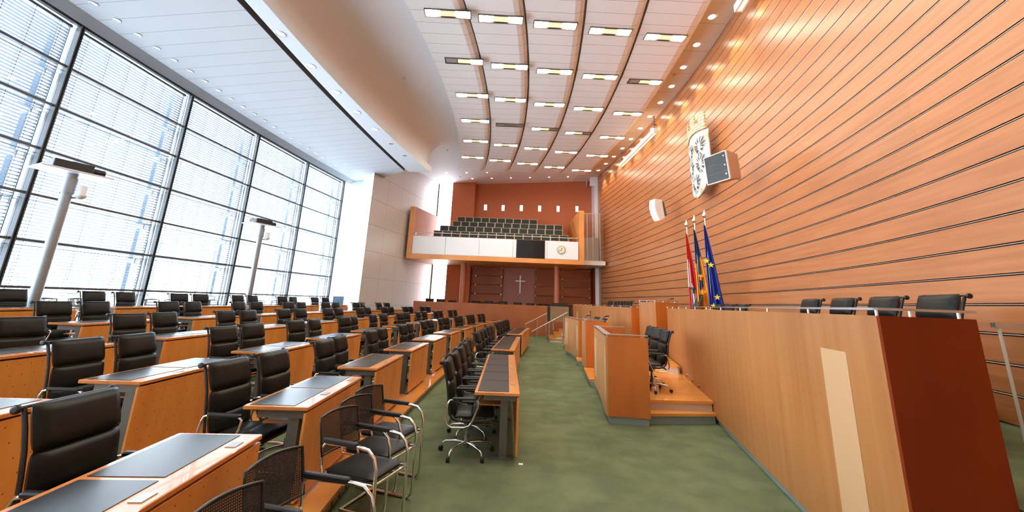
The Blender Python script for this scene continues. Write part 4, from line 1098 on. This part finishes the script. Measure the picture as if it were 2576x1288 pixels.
# flags
def flag(x,y,ztop,zb,label,design,spread):
    e=empty('indoor_flag',(x,y,.93),0,label,'flag','indoor flags on poles by the rostrum')
    H=ztop-.93; t=MB(); t.tube([(0,0,0),(0,0,H-.1)],.022,8); t.build('flagpole','chrome',e)
    t=MB(); t.lathe([(.02,H-.16),(.055,H-.12),(.075,H-.07),(.05,H-.02),(.0,H+.10)],n=14); t.build('finial','chrome',e)
    # cloth: folded sheet seen from the hall, widening downwards; local frame a = along view-right, b = towards camera
    al=Vector((.90,-.42,0)).normalized(); be=Vector((-.42,-.90,0)).normalized()
    NU,NV=36,44; z1=H-.35; z0=zb-.93; vs=[]; idx=[]
    for j in range(NV+1):
        v_=j/NV; z=z1+(z0-z1)*v_; wd=.025+spread*v_**.85
        for i in range(NU+1):
            u=i/NU; a=-.05-.02*v_+wd*u*1.0; b=.05+(.02+.065*v_)*math.sin(u*PI*5+.6*math.sin(3*v_))
            p=al*a+be*b; vs.append((p.x,p.y,z+.02*math.sin(u*9)))
    fs=[];ms=[]
    for j in range(NV):
        for i in range(NU):
            fs.append((j*(NU+1)+i,j*(NU+1)+i+1,(j+1)*(NU+1)+i+1,(j+1)*(NU+1)+i)); ms.append(design((i+.5)/NU,(j+.5)/NV))
    t=MB(); t.add(vs,fs,0,True); t.m=ms
    mats={'at':['red','fwhite'],'noe':['blue2','gold','fwhite'],'eu':['blue']}[design.__name__]
    cl=t.build('cloth',mats,e)
    def P(u,v_,lift=.02):
        wd=.025+spread*v_**.85; a=-.05-.02*v_+wd*u; b=.15+lift; p=al*a+be*b; return Vector((p.x,p.y,z1+(z0-z1)*v_)),al
    return e,P
def at(u,v):
    if v<.30: return 0
    if u<.33: return 1 if v<.60 else 0
    if u<.72: return 0 if v<.45+u*.25 else 1
    return 0
def noe(u,v):
    s=.36-.0*u
    if u<.25: return 0 if v<.37 else 1
    if u<.62: return 0 if v<.62+.2*(.4-u) else 1
    return 0 if v<.28+.1*(u-.6) else (1 if v<.97 else 2)
def eu(u,v): return 0
def star(P,u,v,r,e):
    c,al=P(u,v); t=MB(); vs=[]
    for k in range(10):
        a=PI/2+PI*k/5; rr=r if k%2==0 else r*.4; q=c+al*rr*math.cos(a)+Vector((0,0,rr*math.sin(a))); vs.append(q)
    t.add(vs,[tuple(range(10))]); t.add([q+Vector((.003,.006,0)) for q in vs],[tuple(range(9,-1,-1))]); t.build('star','yellow',e)
def fe(P,u,v,r,e,mt,name):
    c,al=P(u,v); t=MB()
    for ang,l in [(a,1.) for a in (20,38,56,74,106,124,142,160)]+[(250,.8),(262,.9),(270,1.),(278,.9),(290,.8),(90,.7)]:
        a=math.radians(ang); d=al*math.cos(a)+Vector((0,0,math.sin(a))); n_=al*-math.sin(a)+Vector((0,0,math.cos(a)))
        vs=[c,c+d*r*l*.5+n_*r*.07,c+d*r*l,c+d*r*l*.5-n_*r*.07]; t.add(vs,[(0,1,2,3)])
    t.add([c+al*r*.22*math.cos(k)+Vector((0,0,r*.34*math.sin(k))) for k in [2*PI*i/8 for i in range(8)]],[tuple(range(8))])
    t.build(name,mt,e)
e,P=flag(5.53,12.30,4.42,1.25,'red-white-red flag with a black eagle, leftmost of three',at,.36)
fe(P,.52,.62,.14,e,'black','eagle_emblem')
e,P=flag(5.48,11.65,4.42,1.25,'blue and yellow flag with golden eagles, middle of three',noe,.42)
fe(P,.44,.50,.11,e,'gold','eagle_emblem'); fe(P,.48,.66,.12,e,'gold','eagle_emblem')
e,P=flag(5.40,10.85,4.40,1.25,'dark blue flag with yellow stars, rightmost of three',eu,.42)
for u,v in ((.05,.36),(.52,.40),(.62,.70),(.30,.78),(.08,.82)): star(P,u,v,.085,e)
# glass railing right of the rostrum end
e=empty('glass_railing',(0,0,0),0,'glass panel railing with steel handrail right of the rostrum','railing')
t=MB(); t.box(0,1.6,-.022,.022,.98,1.02); o=t.build('handrail','steel',e)
t2=MB(); t2.box(.05,1.6,-.005,.005,.03,.99); g=t2.build('glass_panel','glass',e)
t3=MB(); t3.box(.035,.05,-.009,.009,.0,.99); s3=t3.build('glass_edge',mat('glass_edge_green',(.75,.70,.60,1),.2),e)
e.location=(4.37,3.70,.725); e.rotation_euler=(0,0,math.radians(-8))
# ------------------------------------------------------------------ lights
def light(kind,loc,energy,col,**k):
    l=bpy.data.lights.new(kind.lower()+'_lamp',kind); l.energy=energy; l.color=col
    for a,v_ in k.items(): setattr(l,a,v_)
    o=bpy.data.objects.new(kind.lower()+'_lamp',l); o.location=loc; C.link(o); return o
for i,(x,y) in enumerate(WD):
    o=light('SPOT',(x,y,zc(x,y)-.06),105,(1,.72,.42),spot_size=math.radians(66),spot_blend=.5,shadow_soft_size=.06)
    tgt=Vector((wallx(min(y,25))+.25,y-.0,4.5)); o.rotation_euler=(tgt-o.location).to_track_quat('-Z','Y').to_euler()
# sky portals on the window bays (guide sky sampling only)
for i in range(len(MY)-1):
    P0,P1=wp(MY[i],.35),wp(MY[i+1],.35); c_=(P0+P1)/2; d=P1-P0
    o=light('AREA',(c_.x,c_.y,4.2),1,(1,1,1),shape='RECTANGLE',size=d.length,size_y=7.6)
    o.data.cycles.is_portal=False; bpy.data.objects.remove(o); continue
    o.rotation_euler=Vector((1,-d.x/d.y,0)).to_track_quat('-Z','Z').to_euler(); o.rotation_euler=(Matrix.Rotation(-math.atan2(d.x,d.y),3,'Z')@Matrix(((0,0,-1),(1,0,0),(0,-1,0))).to_3x3()).to_euler()
w=bpy.data.worlds.new('overcast_sky'); sc.world=w; w.use_nodes=True
bg=w.node_tree.nodes['Background']; bg.inputs[0].default_value=(.86,.93,1.,1); bg.inputs[1].default_value=5.6
# ------------------------------------------------------------------ camera
cam=bpy.data.cameras.new('camera'); co=bpy.data.objects.new('camera',cam); sc.collection.objects.link(co); sc.camera=co
cam.sensor_width=36; cam.lens=14.003; cam.shift_y=-(644-519)/2576; cam.clip_start=.05; cam.clip_end=300
Rm=Matrix(((.99924225,-.03892216,0.),(-.00910988,-.23387648,-.97222364),(.03784104,.97148693,-.23405384)))
co.matrix_world=Matrix.Translation((0,0,1.76))@Rm.to_4x4()
sc.view_settings.view_transform='Standard'; sc.view_settings.look='None'; sc.view_settings.gamma=1; sc.view_settings.use_curve_mapping=False
sc.view_settings.exposure=1.3
sc.cycles.max_bounces=7; sc.cycles.diffuse_bounces=4; sc.cycles.glossy_bounces=3; sc.cycles.transparent_max_bounces=12; sc.cycles.caustics_reflective=False; sc.cycles.caustics_refractive=False
sc.cycles.sample_clamp_indirect=12.
for o_ in [FP[k] for k in FP]:
    if o_.name not in used: 
        for ch in list(o_.children): bpy.data.objects.remove(ch)
        bpy.data.objects.remove(o_)
